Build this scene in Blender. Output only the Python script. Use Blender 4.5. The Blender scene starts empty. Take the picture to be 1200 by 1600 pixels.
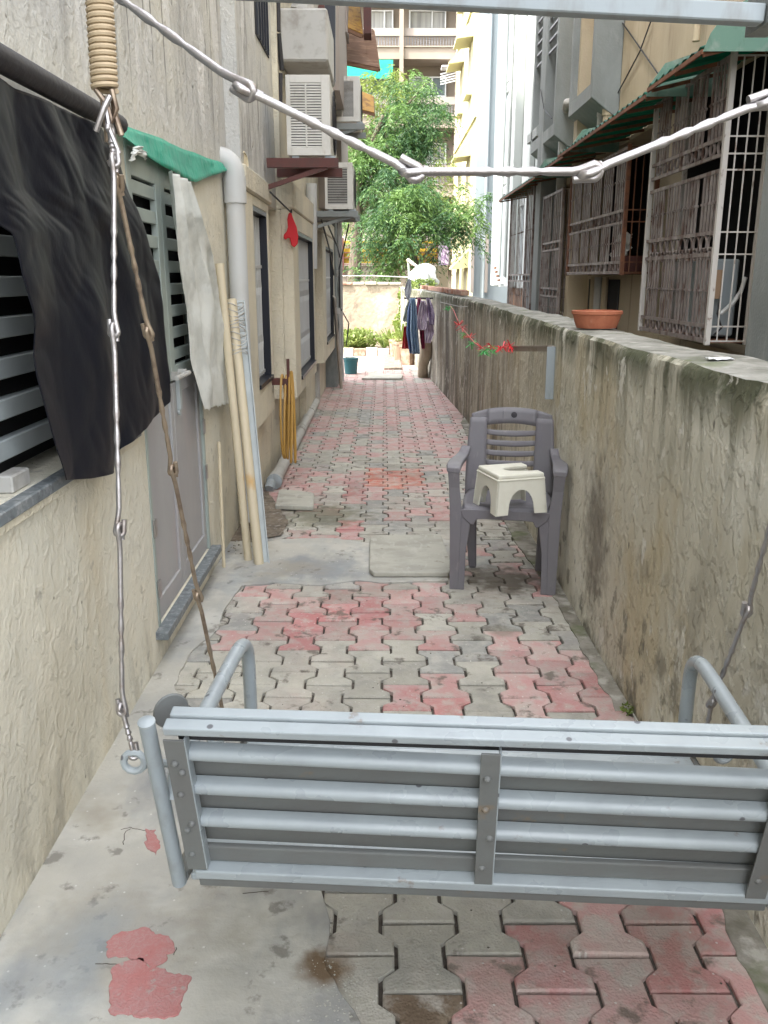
import bpy, math, random
import numpy as np
from mathutils import Vector, Matrix, noise as mnoise
R = math.radians
random.seed(7)
S = bpy.context.scene

# ------------------------------------------------------------------ camera, light
EYE = 1.5; FPX = 1350.0; TILT = math.atan(367 / FPX)
cam = bpy.data.cameras.new('camera'); camo = bpy.data.objects.new('camera', cam)
S.collection.objects.link(camo); S.camera = camo
camo.location = (0, 0, EYE); camo.rotation_euler = (math.pi / 2 - TILT, 0, 0)
cam.sensor_fit = 'VERTICAL'; cam.sensor_height = 24.0; cam.lens = 24.0 * FPX / 1600
cam.clip_start = 0.05; cam.clip_end = 600
S.render.resolution_x = 768; S.render.resolution_y = 1024
SUN_EL, SUN_AZ = R(56), R(-118)      # azimuth of the sun seen from above, measured from +Y to +X
w = bpy.data.worlds.new('World'); S.world = w; w.use_nodes = True
nt = w.node_tree; bg = nt.nodes['Background']
sky = nt.nodes.new('ShaderNodeTexSky'); sky.sky_type = 'NISHITA'; sky.sun_disc = False
sky.sun_elevation = SUN_EL; sky.sun_rotation = SUN_AZ
sky.air_density = 1.0; sky.dust_density = 3.0; sky.ozone_density = 0.6
hz = nt.nodes.new('ShaderNodeHueSaturation'); hz.inputs['Saturation'].default_value = .24      # hazy, thinly clouded sky
nt.links.new(sky.outputs[0], hz.inputs['Color']); nt.links.new(hz.outputs[0], bg.inputs[0]); bg.inputs[1].default_value = 0.15
sl = bpy.data.lights.new('sun', 'SUN'); sl.energy = 1.5; sl.angle = R(2.5); sl.color = (1, .95, .86)
so = bpy.data.objects.new('sun', sl); S.collection.objects.link(so)
sd = Vector((math.sin(SUN_AZ) * math.cos(SUN_EL), math.cos(SUN_AZ) * math.cos(SUN_EL), math.sin(SUN_EL)))
so.rotation_euler = sd.to_track_quat('Z', 'Y').to_euler(); so.location = (-6, -6, 14)
S.view_settings.view_transform = 'Standard'; S.view_settings.look = 'None'
S.view_settings.exposure = 3.0; S.view_settings.gamma = 1.0
S.render.engine = 'CYCLES'
try:
    S.cycles.max_bounces = 8; S.cycles.diffuse_bounces = 5
except Exception: pass

# ------------------------------------------------------------------ measuring helpers (pixel of the 1200x1600 photo -> point at a known depth)
_c, _s = math.cos(TILT), math.sin(TILT)
def ray(x, y):
    v = (800 - y) / FPX
    return Vector(((x - 600) / FPX, _c + v * _s, v * _c - _s))
def G(x, y, Z=0.0):
    r = ray(x, y); t = (Z - EYE) / r.z; return Vector((r.x * t, r.y * t, Z))
def AX(x, y, X):
    r = ray(x, y); t = X / r.x; return Vector((X, r.y * t, EYE + r.z * t))
def AY(x, y, Y):
    r = ray(x, y); t = Y / r.y; return Vector((r.x * t, Y, EYE + r.z * t))
def PX(p):
    z = p[2] - EYE; zc = p[1] * _c - z * _s
    return 600 + FPX * p[0] / zc, 800 - FPX * (p[1] * _s + z * _c) / zc

# ------------------------------------------------------------------ materials
def mat(name, col, rough=.75, metal=0.0, L=(), B=(), spec=.4, rnd=0.0, trans=0.0, coat=0.0, rmap=None):
    m = bpy.data.materials.new(name); m.use_nodes = True
    t = m.node_tree; N = t.nodes; K = t.links
    p = N['Principled BSDF']
    p.inputs['Roughness'].default_value = rough; p.inputs['Metallic'].default_value = metal
    p.inputs['Specular IOR Level'].default_value = spec
    if coat: p.inputs['Coat Weight'].default_value = coat
    geo = N.new('ShaderNodeNewGeometry')
    def vec(sc, off=(0, 0, 0)):
        q = N.new('ShaderNodeVectorMath'); q.operation = 'MULTIPLY_ADD'
        K.new(geo.outputs['Position'], q.inputs[0]); q.inputs[1].default_value = sc; q.inputs[2].default_value = off
        return q.outputs[0]
    def mr(sock, lo, hi, a=0.0, b=1.0):
        q = N.new('ShaderNodeMapRange'); q.clamp = True; K.new(sock, q.inputs[0])
        q.inputs[1].default_value = lo; q.inputs[2].default_value = hi
        q.inputs[3].default_value = a; q.inputs[4].default_value = b; return q.outputs[0]
    def mul(a, b):
        q = N.new('ShaderNodeMath'); q.operation = 'MULTIPLY'; K.new(a, q.inputs[0])
        if isinstance(b, (int, float)): q.inputs[1].default_value = b
        else: K.new(b, q.inputs[1])
        return q.outputs[0]
    rgb = N.new('ShaderNodeRGB'); rgb.outputs[0].default_value = (*col, 1); cur = rgb.outputs[0]
    for i, l in enumerate(L):
        kind, c, sc, lo, hi, amt = l[:6]; o = l[6] if len(l) > 6 else {}
        off = (i * 13.7 + len(name) * 3.1, i * 5.3, i * 9.1)
        if kind == 'n':
            q = N.new('ShaderNodeTexNoise'); K.new(vec(sc, off), q.inputs['Vector'])
            q.inputs['Scale'].default_value = 1; q.inputs['Detail'].default_value = o.get('det', 5)
            q.inputs['Roughness'].default_value = o.get('rg', .6); q.inputs['Distortion'].default_value = o.get('dist', 0)
            f = mr(q.outputs['Fac'], lo, hi)
        elif kind == 'v':
            q = N.new('ShaderNodeTexVoronoi'); K.new(vec(sc, off), q.inputs['Vector']); q.inputs['Scale'].default_value = 1
            q.inputs['Randomness'].default_value = 1
            f = mr(q.outputs['Distance'], lo, hi, 1, 0)
        elif kind == 'z':
            sx = N.new('ShaderNodeSeparateXYZ'); K.new(geo.outputs['Position'], sx.inputs[0])
            f = mr(sx.outputs['XYZ'.index(o.get('ax', 'Z'))], lo, hi)
        elif kind == 'b':      # a stain with its own place: sc = centre, lo..hi = radii
            q = N.new('ShaderNodeTexNoise'); K.new(vec((14, 14, 14), off), q.inputs['Vector']); q.inputs['Scale'].default_value = 1; q.inputs['Detail'].default_value = 6
            d = N.new('ShaderNodeVectorMath'); d.operation = 'SUBTRACT'; K.new(geo.outputs['Position'], d.inputs[0]); d.inputs[1].default_value = sc
            d2 = N.new('ShaderNodeVectorMath'); d2.operation = 'MULTIPLY'; K.new(d.outputs[0], d2.inputs[0]); d2.inputs[1].default_value = o.get('asp', (1, 1, 1))
            ln = N.new('ShaderNodeVectorMath'); ln.operation = 'LENGTH'; K.new(d2.outputs[0], ln.inputs[0])
            sm = N.new('ShaderNodeMath'); sm.operation = 'MULTIPLY_ADD'; K.new(q.outputs['Fac'], sm.inputs[0]); sm.inputs[1].default_value = hi * 1.6; K.new(ln.outputs['Value'], sm.inputs[2])
            f = mr(sm.outputs[0], lo + hi * .8, hi + hi * .8, 1, 0)
        if 'z' in o and kind != 'z':
            sx = N.new('ShaderNodeSeparateXYZ'); K.new(geo.outputs['Position'], sx.inputs[0])
            f = mul(f, mr(sx.outputs[2], *o['z']))
        if 'y' in o:
            sx = N.new('ShaderNodeSeparateXYZ'); K.new(geo.outputs['Position'], sx.inputs[0])
            f = mul(f, mr(sx.outputs[1], *o['y']))
        f = mul(f, amt)
        mx = N.new('ShaderNodeMix'); mx.data_type = 'RGBA'; K.new(f, mx.inputs[0]); K.new(cur, mx.inputs[6]); mx.inputs[7].default_value = (*c, 1)
        cur = mx.outputs[2]
    if rnd:
        oi = N.new('ShaderNodeObjectInfo'); hs = N.new('ShaderNodeHueSaturation')
        K.new(mr(oi.outputs['Random'], 0, 1, 1 - rnd, 1 + rnd), hs.inputs['Value']); K.new(cur, hs.inputs['Color']); cur = hs.outputs[0]
    K.new(cur, p.inputs['Base Color'])
    if rmap:
        q = N.new('ShaderNodeTexNoise'); K.new(vec(rmap[0]), q.inputs['Vector']); q.inputs['Scale'].default_value = 1; q.inputs['Detail'].default_value = 4
        K.new(mr(q.outputs['Fac'], .35, .65, rmap[1], rmap[2]), p.inputs['Roughness'])
    nrm = None
    for i, b in enumerate(B):
        kind, sc, dist = b[:3]; o = b[3] if len(b) > 3 else {}
        q = N.new('ShaderNodeTexNoise' if kind == 'n' else 'ShaderNodeTexVoronoi')
        K.new(vec(sc, (i * 3.3, 1, 2)), q.inputs['Vector']); q.inputs['Scale'].default_value = 1
        if kind == 'n':
            q.inputs['Detail'].default_value = o.get('det', 4); q.inputs['Distortion'].default_value = o.get('dist', 0); h = q.outputs['Fac']
        else: h = q.outputs['Distance']
        if 'lo' in o: h = mr(h, o['lo'], o['hi'])
        bp = N.new('ShaderNodeBump'); bp.inputs['Distance'].default_value = dist; bp.inputs['Strength'].default_value = o.get('st', 1.0)
        K.new(h, bp.inputs['Height'])
        if nrm: K.new(nrm, bp.inputs['Normal'])
        nrm = bp.outputs[0]
    if nrm: K.new(nrm, p.inputs['Normal'])
    if trans:
        tr = N.new('ShaderNodeBsdfTranslucent'); K.new(cur, tr.inputs[0]); ms = N.new('ShaderNodeMixShader'); ms.inputs[0].default_value = trans
        K.new(p.outputs[0], ms.inputs[1]); K.new(tr.outputs[0], ms.inputs[2]); K.new(ms.outputs[0], N['Material Output'].inputs[0])
    return m

STK = (.06, .055, .045)
M = {}
M['stucco'] = mat('stucco', (.66, .64, .545), .9, L=[
    ('n', (.56, .52, .41), (1.3, 1.3, 1.0), .42, .60, .8), ('n', (.72, .68, .56), (3, 3, 3), .50, .64, .7),
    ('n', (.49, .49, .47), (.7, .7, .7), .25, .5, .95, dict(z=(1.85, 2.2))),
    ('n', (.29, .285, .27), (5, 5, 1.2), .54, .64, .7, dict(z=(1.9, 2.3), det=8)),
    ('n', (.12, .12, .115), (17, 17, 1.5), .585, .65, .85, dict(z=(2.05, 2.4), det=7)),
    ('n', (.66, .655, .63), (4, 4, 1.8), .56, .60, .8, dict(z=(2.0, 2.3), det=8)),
    ('n', (.55, .46, .31), (3, 3, .8), .54, .70, .4, dict(z=(1.1, .8))),
    ('n', (.26, .245, .205), (5, 5, 2.5), .50, .62, .7, dict(z=(.35, .0), det=8)),
    ('n', (.33, .31, .26), (9, 9, 9), .62, .67, .6, dict(det=8)), ('v', (.16, .15, .12), (9, 9, 9), .03, .06, .8)],
    B=[('n', (9, 9, 9), .006, dict(det=6)), ('n', (20, 20, 14), .0045, dict(lo=.50, hi=.74, dist=.8, det=5)), ('n', (60, 60, 60), .0035), ('n', (190, 190, 190), .001)])
M['paint'] = mat('cream_painted_plaster', (.66, .61, .48), .85, L=[
    ('n', (.50, .475, .39), (2, 2, 1.2), .45, .62, .7), ('n', (.30, .26, .21), (12, 12, 1.5), .60, .72, .6),
    ('n', (.25, .22, .18), (20, 20, 2.0), .58, .7, .6, dict(z=(1.9, 2.4))), ('n', (.60, .57, .50), (6, 6, 6), .6, .7, .6)],
    B=[('n', (50, 50, 50), .003, dict(lo=.5, hi=.62)), ('n', (180, 180, 180), .0008)])
M['wallold'] = mat('old_wall_render', (.59, .565, .47), .92, L=[
    ('n', (.50, .465, .37), (1.1, 1.1, .8), .40, .58, .85), ('n', (.64, .615, .53), (1.7, 1.7, 1.7), .50, .60, .8, dict(det=7)),
    ('n', (.47, .39, .24), (2.2, 2.2, 1.0), .53, .64, .6),
    ('n', (.21, .175, .13), (5, 3.2, .45), .42, .62, .85, dict(y=(4.4, 8.0), det=9)), ('n', (.10, .09, .07), (14, 9, .5), .54, .66, .8, dict(y=(4.4, 7.5), det=8)),
    ('n', (.11, .095, .075), (4, 3, .4), .40, .58, .9, dict(y=(8.6, 9.8), det=9)),
    ('n', (.085, .09, .05), (9, 7, 1.6), .36, .52, 1.0, dict(z=(1.08, 1.22), det=8)),
    ('n', (.10, .10, .06), (15, 10, 1.3), .52, .62, .65, dict(z=(.80, 1.2), det=8)),
    ('n', (.17, .155, .12), (2.3, 2.3, 2.0), .54, .60, .85, dict(z=(.9, .2), det=9)),
    ('n', (.15, .14, .11), (8, 8, 6), .58, .63, .7, dict(z=(.8, .3), det=8)),
    ('n', (.64, .62, .55), (8, 7, 5), .61, .64, .8, dict(det=8)),
    ('v', (.10, .09, .07), (11, 11, 5), .05, .09, .8), ('n', (.10, .095, .075), (3, 3, 3), .52, .60, .85, dict(z=(.14, .0), det=8)),
    ('b', (.17, .15, .12), (.9, 3.45, .45), .06, .26, .85, dict(asp=(1, 1, .6)))],
    B=[('n', (4, 4, 3), .02, dict(det=9)), ('n', (20, 20, 15), .006, dict(lo=.48, hi=.60, det=6)), ('n', (140, 140, 140), .001)])
M['walltop'] = mat('weathered_coping', (.30, .295, .265), .95, L=[
    ('n', (.14, .14, .115), (6, 6, 6), .42, .62, .9), ('n', (.46, .45, .41), (12, 12, 12), .56, .68, .8), ('n', (.12, .15, .05), (5, 5, 5), .58, .68, .6)],
    B=[('n', (22, 22, 22), .012, dict(det=8)), ('n', (120, 120, 120), .002)])
M['backwall'] = mat('garden_wall_render', (.34, .29, .215), .9, L=[
    ('n', (.30, .24, .18), (1.3, 1.3, 1.3), .42, .6, .9), ('n', (.16, .13, .1), (3, 3, 2), .6, .7, .8), ('n', (.5, .46, .38), (2, 2, 2), .55, .68, .7),
    ('b', (.12, .10, .08), (-.85, 18.9, .75), .05, .10, .9), ('b', (.16, .13, .1), (.0, 18.9, 1.15), .02, .08, .8)],
    B=[('n', (9, 9, 9), .02)])
gstain = [('b', (.13, .075, .03), tuple(G(505, 1515)), .03, .075, .9), ('b', (.11, .09, .065), tuple(G(785, 905)), .11, .24, .85),
          ('b', (.15, .145, .095), tuple(G(505, 805)), .15, .38, .75), ('b', (.16, .13, .10), tuple(G(400, 800)), .1, .28, .8), ('b', (.17, .16, .12), tuple(G(790, 985)), .03, .09, .6)]
M['concrete'] = mat('smeared_concrete', (.44, .425, .375), .82, L=[
    ('n', (.34, .335, .31), (2.2, 2.2, 1), .38, .6, .9), ('n', (.52, .51, .46), (2, 3, 1), .5, .62, .8),
    ('n', (.22, .23, .235), (2.4, 1.4, 1), .52, .64, .8), ('n', (.30, .27, .21), (1.7, 1.7, 1), .54, .64, .6), ('n', (.16, .15, .13), (11, 11, 1), .60, .66, .7, dict(det=10)),
    ('v', (.62, .61, .58), (26, 26, 1), .06, .09, .7), ('n', (.24, .275, .30), (1.5, .8, 1), .53, .64, .6)] + gstain,
    B=[('n', (9, 9, 9), .010, dict(det=8)), ('n', (90, 90, 90), .0016)], rmap=((4, 4, 4), .6, .9))
def paver(name, col, hi, lo):
    return mat(name, col, .82, L=[
        ('n', (.44, .335, .31), (1.3, .8, 1), .48, .62, .45), ('n', lo, (7, 7, 1), .42, .62, .75), ('n', hi, (5, 6, 1), .50, .64, .8), ('n', (.42, .40, .355), (18, 16, 1), .48, .62, .6, dict(det=8)),
        ('v', (.60, .58, .54), (30, 30, 1), .07, .10, .7), ('n', (.12, .105, .085), (11, 11, 1), .58, .66, .8, dict(det=10)), ('n', (.20, .18, .14), (1.6, 1.1, 1), .55, .66, .35, dict(det=8))] + gstain,
        B=[('n', (26, 26, 26), .005, dict(det=7)), ('v', (150, 150, 20), .0016), ('n', (220, 220, 220), .0009)], rnd=.13, rmap=((5, 5, 5), .6, .9))
M['p_grey'] = paver('paver_grey', (.38, .365, .31), (.46, .445, .38), (.30, .295, .26))
M['p_dark'] = paver('paver_slate', (.31, .31, .285), (.37, .365, .33), (.24, .24, .225))
M['p_pink'] = paver('paver_faded_pink', (.46, .31, .285), (.43, .365, .325), (.46, .24, .225))
M['p_red'] = paver('paver_red', (.44, .215, .205), (.46, .33, .31), (.42, .165, .16))
M['p_orange'] = paver('paver_orange_red', (.48, .17, .115), (.45, .32, .26), (.46, .12, .08))
M['p_mud'] = paver('paver_under_mud', (.15, .11, .075), (.22, .175, .125), (.10, .07, .045))
M['soil'] = mat('joint_soil', (.06, .05, .04), .95, L=[('n', (.15, .13, .11), (12, 12, 1), .45, .65, .8)], B=[('n', (60, 60, 60), .01)])
M['dirt'] = mat('dirt', (.20, .165, .125), .95, L=[('n', (.11, .09, .07), (9, 9, 3), .45, .62, .9), ('n', (.34, .31, .27), (25, 25, 9), .55, .66, .8)], B=[('n', (40, 40, 40), .02, dict(det=8))])
M['slab'] = mat('cement_slab', (.41, .40, .345), .85, L=[('n', (.31, .30, .26), (5, 9, 3), .45, .62, .8), ('n', (.2, .185, .15), (14, 14, 9), .62, .7, .8), ('n', (.47, .46, .41), (30, 9, 9), .55, .66, .6)], B=[('n', (60, 60, 60), .002)])
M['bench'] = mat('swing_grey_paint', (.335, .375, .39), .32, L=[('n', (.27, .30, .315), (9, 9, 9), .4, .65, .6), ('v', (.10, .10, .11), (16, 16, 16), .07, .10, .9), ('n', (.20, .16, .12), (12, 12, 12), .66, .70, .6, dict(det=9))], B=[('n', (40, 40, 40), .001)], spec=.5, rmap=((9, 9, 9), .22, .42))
M['bench_dull_shade'] = mat('swing_dull_paint', (.15, .16, .155), .55, L=[('n', (.14, .14, .135), (9, 9, 9), .4, .65, .8), ('n', (.22, .16, .10), (12, 12, 12), .64, .70, .6, dict(det=9))], B=[('n', (60, 60, 60), .001)])  # for dull parts, and for slat underside shade held in the colour
M['chrome'] = mat('bare_steel', (.40, .38, .375), .36, .85, L=[('n', (.30, .25, .22), (30, 30, 30), .52, .68, .7)], B=[('n', (120, 120, 120), .0006)])
M['rodbrass'] = mat('tarnished_steel', (.33, .26, .19), .42, .7, L=[('n', (.18, .13, .1), (30, 30, 30), .5, .66, .8)])
M['spring'] = mat('cream_spring_paint', (.47, .37, .24), .5, L=[('n', (.33, .24, .15), (20, 20, 20), .5, .65, .7)])
M['green_sheet'] = mat('green_plastic_sheet', (.03, .50, .33), .3, trans=.3, L=[('n', (.02, .38, .25), (6, 6, 6), .45, .65, .7)], B=[('n', (12, 12, 12), .01)])
M['awning'] = mat('green_fibreglass_awning', (.02, .19, .125), .5, trans=.45, L=[('n', (.015, .09, .06), (3, 8, 3), .45, .62, .8), ('n', (.09, .13, .10), (14, 14, 14), .58, .7, .6)], B=[('n', (30, 30, 30), .003)])
M['awntrim'] = mat('weathered_green_trim', (.13, .24, .19), .7, L=[('n', (.26, .31, .27), (12, 12, 12), .5, .66, .7), ('n', (.05, .07, .05), (9, 9, 3), .58, .7, .7)])
M['black_sheet'] = mat('black_tarpaulin', (.008, .009, .014), .46, spec=.2, L=[('n', (.017, .015, .013), (1.6, 1.6, 1.6), .48, .60, .8, dict(z=(1.4, 1.8)))], B=[('n', (60, 60, 60), .0006)])
M['rod_black'] = mat('dark_pipe_paint', (.028, .026, .03), .6, B=[('n', (40, 40, 40), .002)])
M['white_cloth'] = mat('white_woven_sheet', (.78, .80, .76), .75, trans=.15, L=[('n', (.5, .52, .48), (6, 6, 6), .45, .62, .6)], B=[('n', (30, 30, 30), .0015, dict(dist=1.5))])
M['louvre'] = mat('louvre_aluminium_paint', (.40, .44, .44), .45, L=[('n', (.32, .35, .35), (6, 6, 6), .4, .65, .7)])
M['louvre_g'] = mat('louvre_green_grey_paint', (.33, .38, .35), .5, L=[('n', (.26, .30, .28), (6, 6, 6), .4, .65, .7)])
M['door'] = mat('grey_door_paint', (.38, .385, .385), .5, L=[('n', (.33, .32, .33), (3, 3, 1.5), .4, .65, .8), ('n', (.42, .38, .38), (4, 4, 2), .56, .68, .5)], B=[('n', (30, 30, 30), .001)])
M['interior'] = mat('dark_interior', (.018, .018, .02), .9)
M['granite'] = mat('grey_granite', (.15, .17, .18), .55, L=[('n', (.30, .315, .315), (40, 40, 40), .5, .62, .7), ('n', (.07, .08, .09), (25, 25, 25), .55, .66, .7)])
M['pvc_white'] = mat('white_pvc', (.50, .51, .50), .45, L=[('n', (.48, .47, .44), (5, 5, 3), .5, .68, .7)])
M['pvc_grey'] = mat('grey_pvc', (.44, .435, .41), .55, L=[('n', (.28, .26, .23), (8, 8, 8), .5, .68, .8)])
M['pvc_cream'] = mat('cream_pvc', (.56, .49, .35), .5, L=[('n', (.46, .38, .25), (8, 8, 3), .5, .66, .6), ('b', (.50, .26, .04), tuple(G(392, 752, .45)), .02, .07, .8)])
M['hose'] = mat('yellow_hose', (.44, .26, .065), .4, L=[('n', (.36, .21, .05), (20, 20, 10), .5, .66, .7)])
M['maroon'] = mat('red_oxide_paint', (.095, .03, .024), .6, L=[('n', (.07, .03, .025), (15, 15, 15), .45, .65, .8)])
M['ac'] = mat('ac_white_paint', (.58, .57, .53), .5, L=[('n', (.45, .43, .38), (5, 5, 5), .48, .66, .7), ('n', (.30, .24, .17), (16, 16, 3), .63, .7, .6)])
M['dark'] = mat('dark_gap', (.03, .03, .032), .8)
M['navy'] = mat('dark_granite_reveal', (.014, .016, .024), .35)
M['red_felt'] = mat('red_felt', (.62, .02, .03), .6)
M['chair'] = mat('grey_purple_plastic', (.165, .160, .172), .5, L=[('n', (.15, .14, .16), (9, 9, 9), .4, .65, .6), ('n', (.26, .235, .24), (30, 30, 9), .6, .7, .4)], B=[('n', (60, 60, 60), .0006)])
M['chairdark'] = mat('dark_emblem', (.04, .038, .045), .6)
M['stool'] = mat('off_white_plastic', (.66, .65, .56), .4, L=[('n', (.58, .56, .47), (12, 12, 12), .5, .66, .5)])
M['terracotta'] = mat('terracotta', (.36, .125, .065), .8, L=[('n', (.30, .09, .05), (20, 20, 20), .45, .65, .7), ('n', (.45, .22, .14), (25, 25, 12), .6, .7, .5)], B=[('n', (80, 80, 80), .001)])
M['oldclay'] = mat('weathered_clay', (.22, .15, .10), .9, L=[('n', (.32, .26, .20), (9, 9, 9), .5, .62, .8)])
M['steelblue'] = mat('grey_blue_steel', (.30, .34, .36), .5, L=[('n', (.22, .23, .22), (14, 14, 5), .5, .66, .7)])
M['steeltan'] = mat('muddy_steel', (.31, .27, .23), .7, L=[('n', (.22, .17, .13), (14, 14, 14), .5, .66, .7)])
M['cage'] = mat('old_pinkish_white_paint', (.20, .165, .15), .65, L=[('n', (.34, .31, .29), (9, 9, 3), .50, .66, .7), ('n', (.09, .045, .03), (14, 14, 7), .50, .60, .85, dict(det=7))])
M['cagepost'] = mat('chipped_white_paint', (.50, .475, .44), .6, L=[('n', (.16, .10, .07), (25, 25, 12), .60, .67, .8)])
M['rust'] = mat('rust', (.20, .085, .045), .85, L=[('n', (.10, .05, .035), (20, 20, 20), .45, .65, .8)])
M['tanwall'] = mat('tan_painted_wall', (.47, .39, .27), .88, L=[('n', (.38, .31, .21), (.9, .9, .5), .42, .6, .8), ('n', (.54, .47, .34), (2, 2, 1), .5, .66, .6), ('n', (.20, .15, .10), (9, 9, .8), .62, .72, .6)], B=[('n', (60, 60, 60), .003)])
M['greycon'] = mat('grey_concrete_trim', (.25, .27, .265), .85, L=[('n', (.18, .195, .19), (2, 2, 1), .42, .6, .8), ('n', (.33, .34, .325), (5, 5, 2), .55, .68, .6)], B=[('n', (60, 60, 60), .003)])
M['whitewall'] = mat('white_painted_wall', (.42, .445, .43), .85, L=[('n', (.36, .385, .38), (.6, .6, .3), .42, .6, .7), ('n', (.40, .41, .39), (6, 6, .5), .62, .72, .5)])
M['creamwall'] = mat('pale_yellow_wall', (.44, .41, .23), .85, L=[('n', (.47, .445, .27), (.5, .5, .3), .42, .6, .6)])
M['palewall'] = mat('pale_blue_grey_wall', (.29, .33, .345), .85, L=[('n', (.26, .30, .31), (.5, .5, .3), .42, .6, .6)])
M['beigebld'] = mat('beige_block', (.25, .21, .17), .85, L=[('n', (.32, .265, .215), (.5, .5, .4), .42, .6, .7)])
M['taupe'] = mat('taupe_parapet', (.31, .27, .24), .85)
M['winglass'] = mat('window_glass', (.12, .16, .18), .12, spec=.8, L=[('n', (.30, .36, .36), (1.1, 1, .4), .45, .6, .8)])
M['curtain'] = mat('pale_curtain', (.42, .42, .40), .8, L=[('n', (.25, .25, .25), (9, 9, .2), .45, .6, .8)])
M['whitealu'] = mat('white_window_frame', (.72, .74, .74), .5)
M['rail'] = mat('grey_railing', (.20, .20, .21), .5)
M['yellow'] = mat('yellow_paint', (.62, .40, .04), .6, L=[('n', (.45, .27, .03), (2, 2, 2), .5, .66, .7)])
M['plyyellow'] = mat('yellow_awning_board', (.42, .23, .035), .6, trans=.35, L=[('n', (.20, .09, .02), (9, 9, 9), .5, .62, .8)])
M['plybrown'] = mat('brown_wood_board', (.16, .085, .05), .8, L=[('n', (.28, .17, .10), (5, 25, 25), .5, .65, .8)])
M['cable'] = mat('black_cable', (.02, .02, .022), .6)
M['cablew'] = mat('grey_wire', (.42, .41, .38), .6)
M['bark'] = mat('bark', (.13, .10, .075), .95, L=[('n', (.07, .055, .04), (14, 14, 3), .45, .6, .8)], B=[('n', (20, 20, 5), .03)])
def leafm(name, a, b, c, tr=.35):
    return mat(name, a, .55, trans=tr, L=[('n', b, (2.2, 2.2, 2.2), .42, .6, .9), ('n', c, (21, 21, 21), .52, .62, .7)])
M['leaf'] = leafm('neem_foliage', (.045, .11, .03), (.028, .08, .033), (.08, .15, .042))
M['leafl'] = leafm('young_neem_foliage', (.11, .20, .045), (.08, .16, .04), (.16, .25, .07), .35)
M['leaf2'] = leafm('light_foliage', (.16, .22, .04), (.12, .17, .035), (.26, .30, .07))
M['leaf3'] = leafm('dark_shrub_foliage', (.035, .10, .055), (.02, .07, .04), (.06, .15, .06))
M['leaf4'] = leafm('garden_leaf', (.19, .25, .055), (.11, .17, .04), (.30, .32, .12))
M['bucket'] = mat('teal_plastic', (.025, .105, .125), .4)
M['brick'] = mat('red_brick', (.30, .155, .11), .9, L=[('n', (.45, .33, .25), (14, 14, 14), .48, .62, .8)], B=[('n', (50, 50, 50), .004)])
M['mortar'] = mat('mortar', (.45, .40, .33), .9)
M['plastic_bag'] = mat('white_plastic_sack', (.75, .76, .74), .4, trans=.2, B=[('n', (20, 20, 20), .04, dict(dist=2))])
M['wood'] = mat('grey_plank', (.42, .38, .32), .8, L=[('n', (.28, .25, .21), (20, 20, 2), .45, .62, .8)])
M['rag'] = mat('beige_sackcloth', (.36, .30, .22), .9, L=[('n', (.26, .21, .15), (6, 6, 3), .45, .62, .8)], B=[('n', (12, 12, 5), .03)])
def cl(n, c, c2): return mat(n, c, .85, L=[('n', c2, (14, 14, 9), .45, .58, .8)], B=[('n', (14, 14, 3), .02)])
M['c_denim'] = cl('blue_denim_cloth', (.27, .38, .50), (.17, .26, .38)); M['c_navy'] = cl('dark_blue_cloth', (.10, .17, .34), (.06, .10, .22))
M['c_lilac'] = cl('lilac_print_cloth', (.62, .55, .62), (.30, .22, .32)); M['c_white'] = cl('white_grey_cloth', (.52, .54, .56), (.34, .36, .40))
M['c_maroon'] = cl('maroon_cloth', (.25, .02, .06), (.15, .01, .04)); M['c_red'] = cl('red_cloth', (.45, .03, .03), (.3, .02, .02))
M['c_pale'] = cl('pale_green_cloth', (.40, .45, .40), (.30, .34, .28)); M['c_purple'] = cl('dark_purple_print_cloth', (.18, .12, .22), (.52, .46, .58)); M['c_pink'] = cl('pink_cloth', (.45, .12, .22), (.3, .07, .14))
M['tinsel_r'] = mat('red_tinsel', (.60, .01, .02), .35, spec=.8); M['tinsel_g'] = mat('green_tinsel', (.03, .45, .08), .35, spec=.8)
M['paper'] = mat('white_paper', (.75, .77, .78), .7); M['cardboard'] = mat('cardboard', (.36, .24, .15), .85)
M['soap'] = mat('white_soap', (.72, .70, .66), .5)
M['redspeck'] = mat('red_speckled_cement_tile', (.40, .19, .18), .8, L=[('n', (.40, .23, .22), (50, 50, 1), .50, .58, .75, dict(dist=2.5, det=1)), ('n', (.42, .15, .14), (9, 9, 1), .5, .62, .6), ('n', (.34, .32, .29), (24, 24, 1), .60, .66, .8, dict(det=8))], B=[('n', (60, 60, 60), .003, dict(dist=2))])

# ------------------------------------------------------------------ object helpers
ORG = {}
def link(o): S.collection.objects.link(o); return o
def tag(o, label=None, cat=None, group=None, kind=None):
    if label: o['label'] = label
    if cat: o['category'] = cat
    if group: o['group'] = group
    if kind: o['kind'] = kind
    return o
def thing(name, loc, label=None, cat=None, group=None, kind=None):
    o = link(bpy.data.objects.new(name, None)); o.location = loc; o.empty_display_size = .1
    ORG[o] = Vector(loc); return tag(o, label, cat, group, kind)

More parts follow.
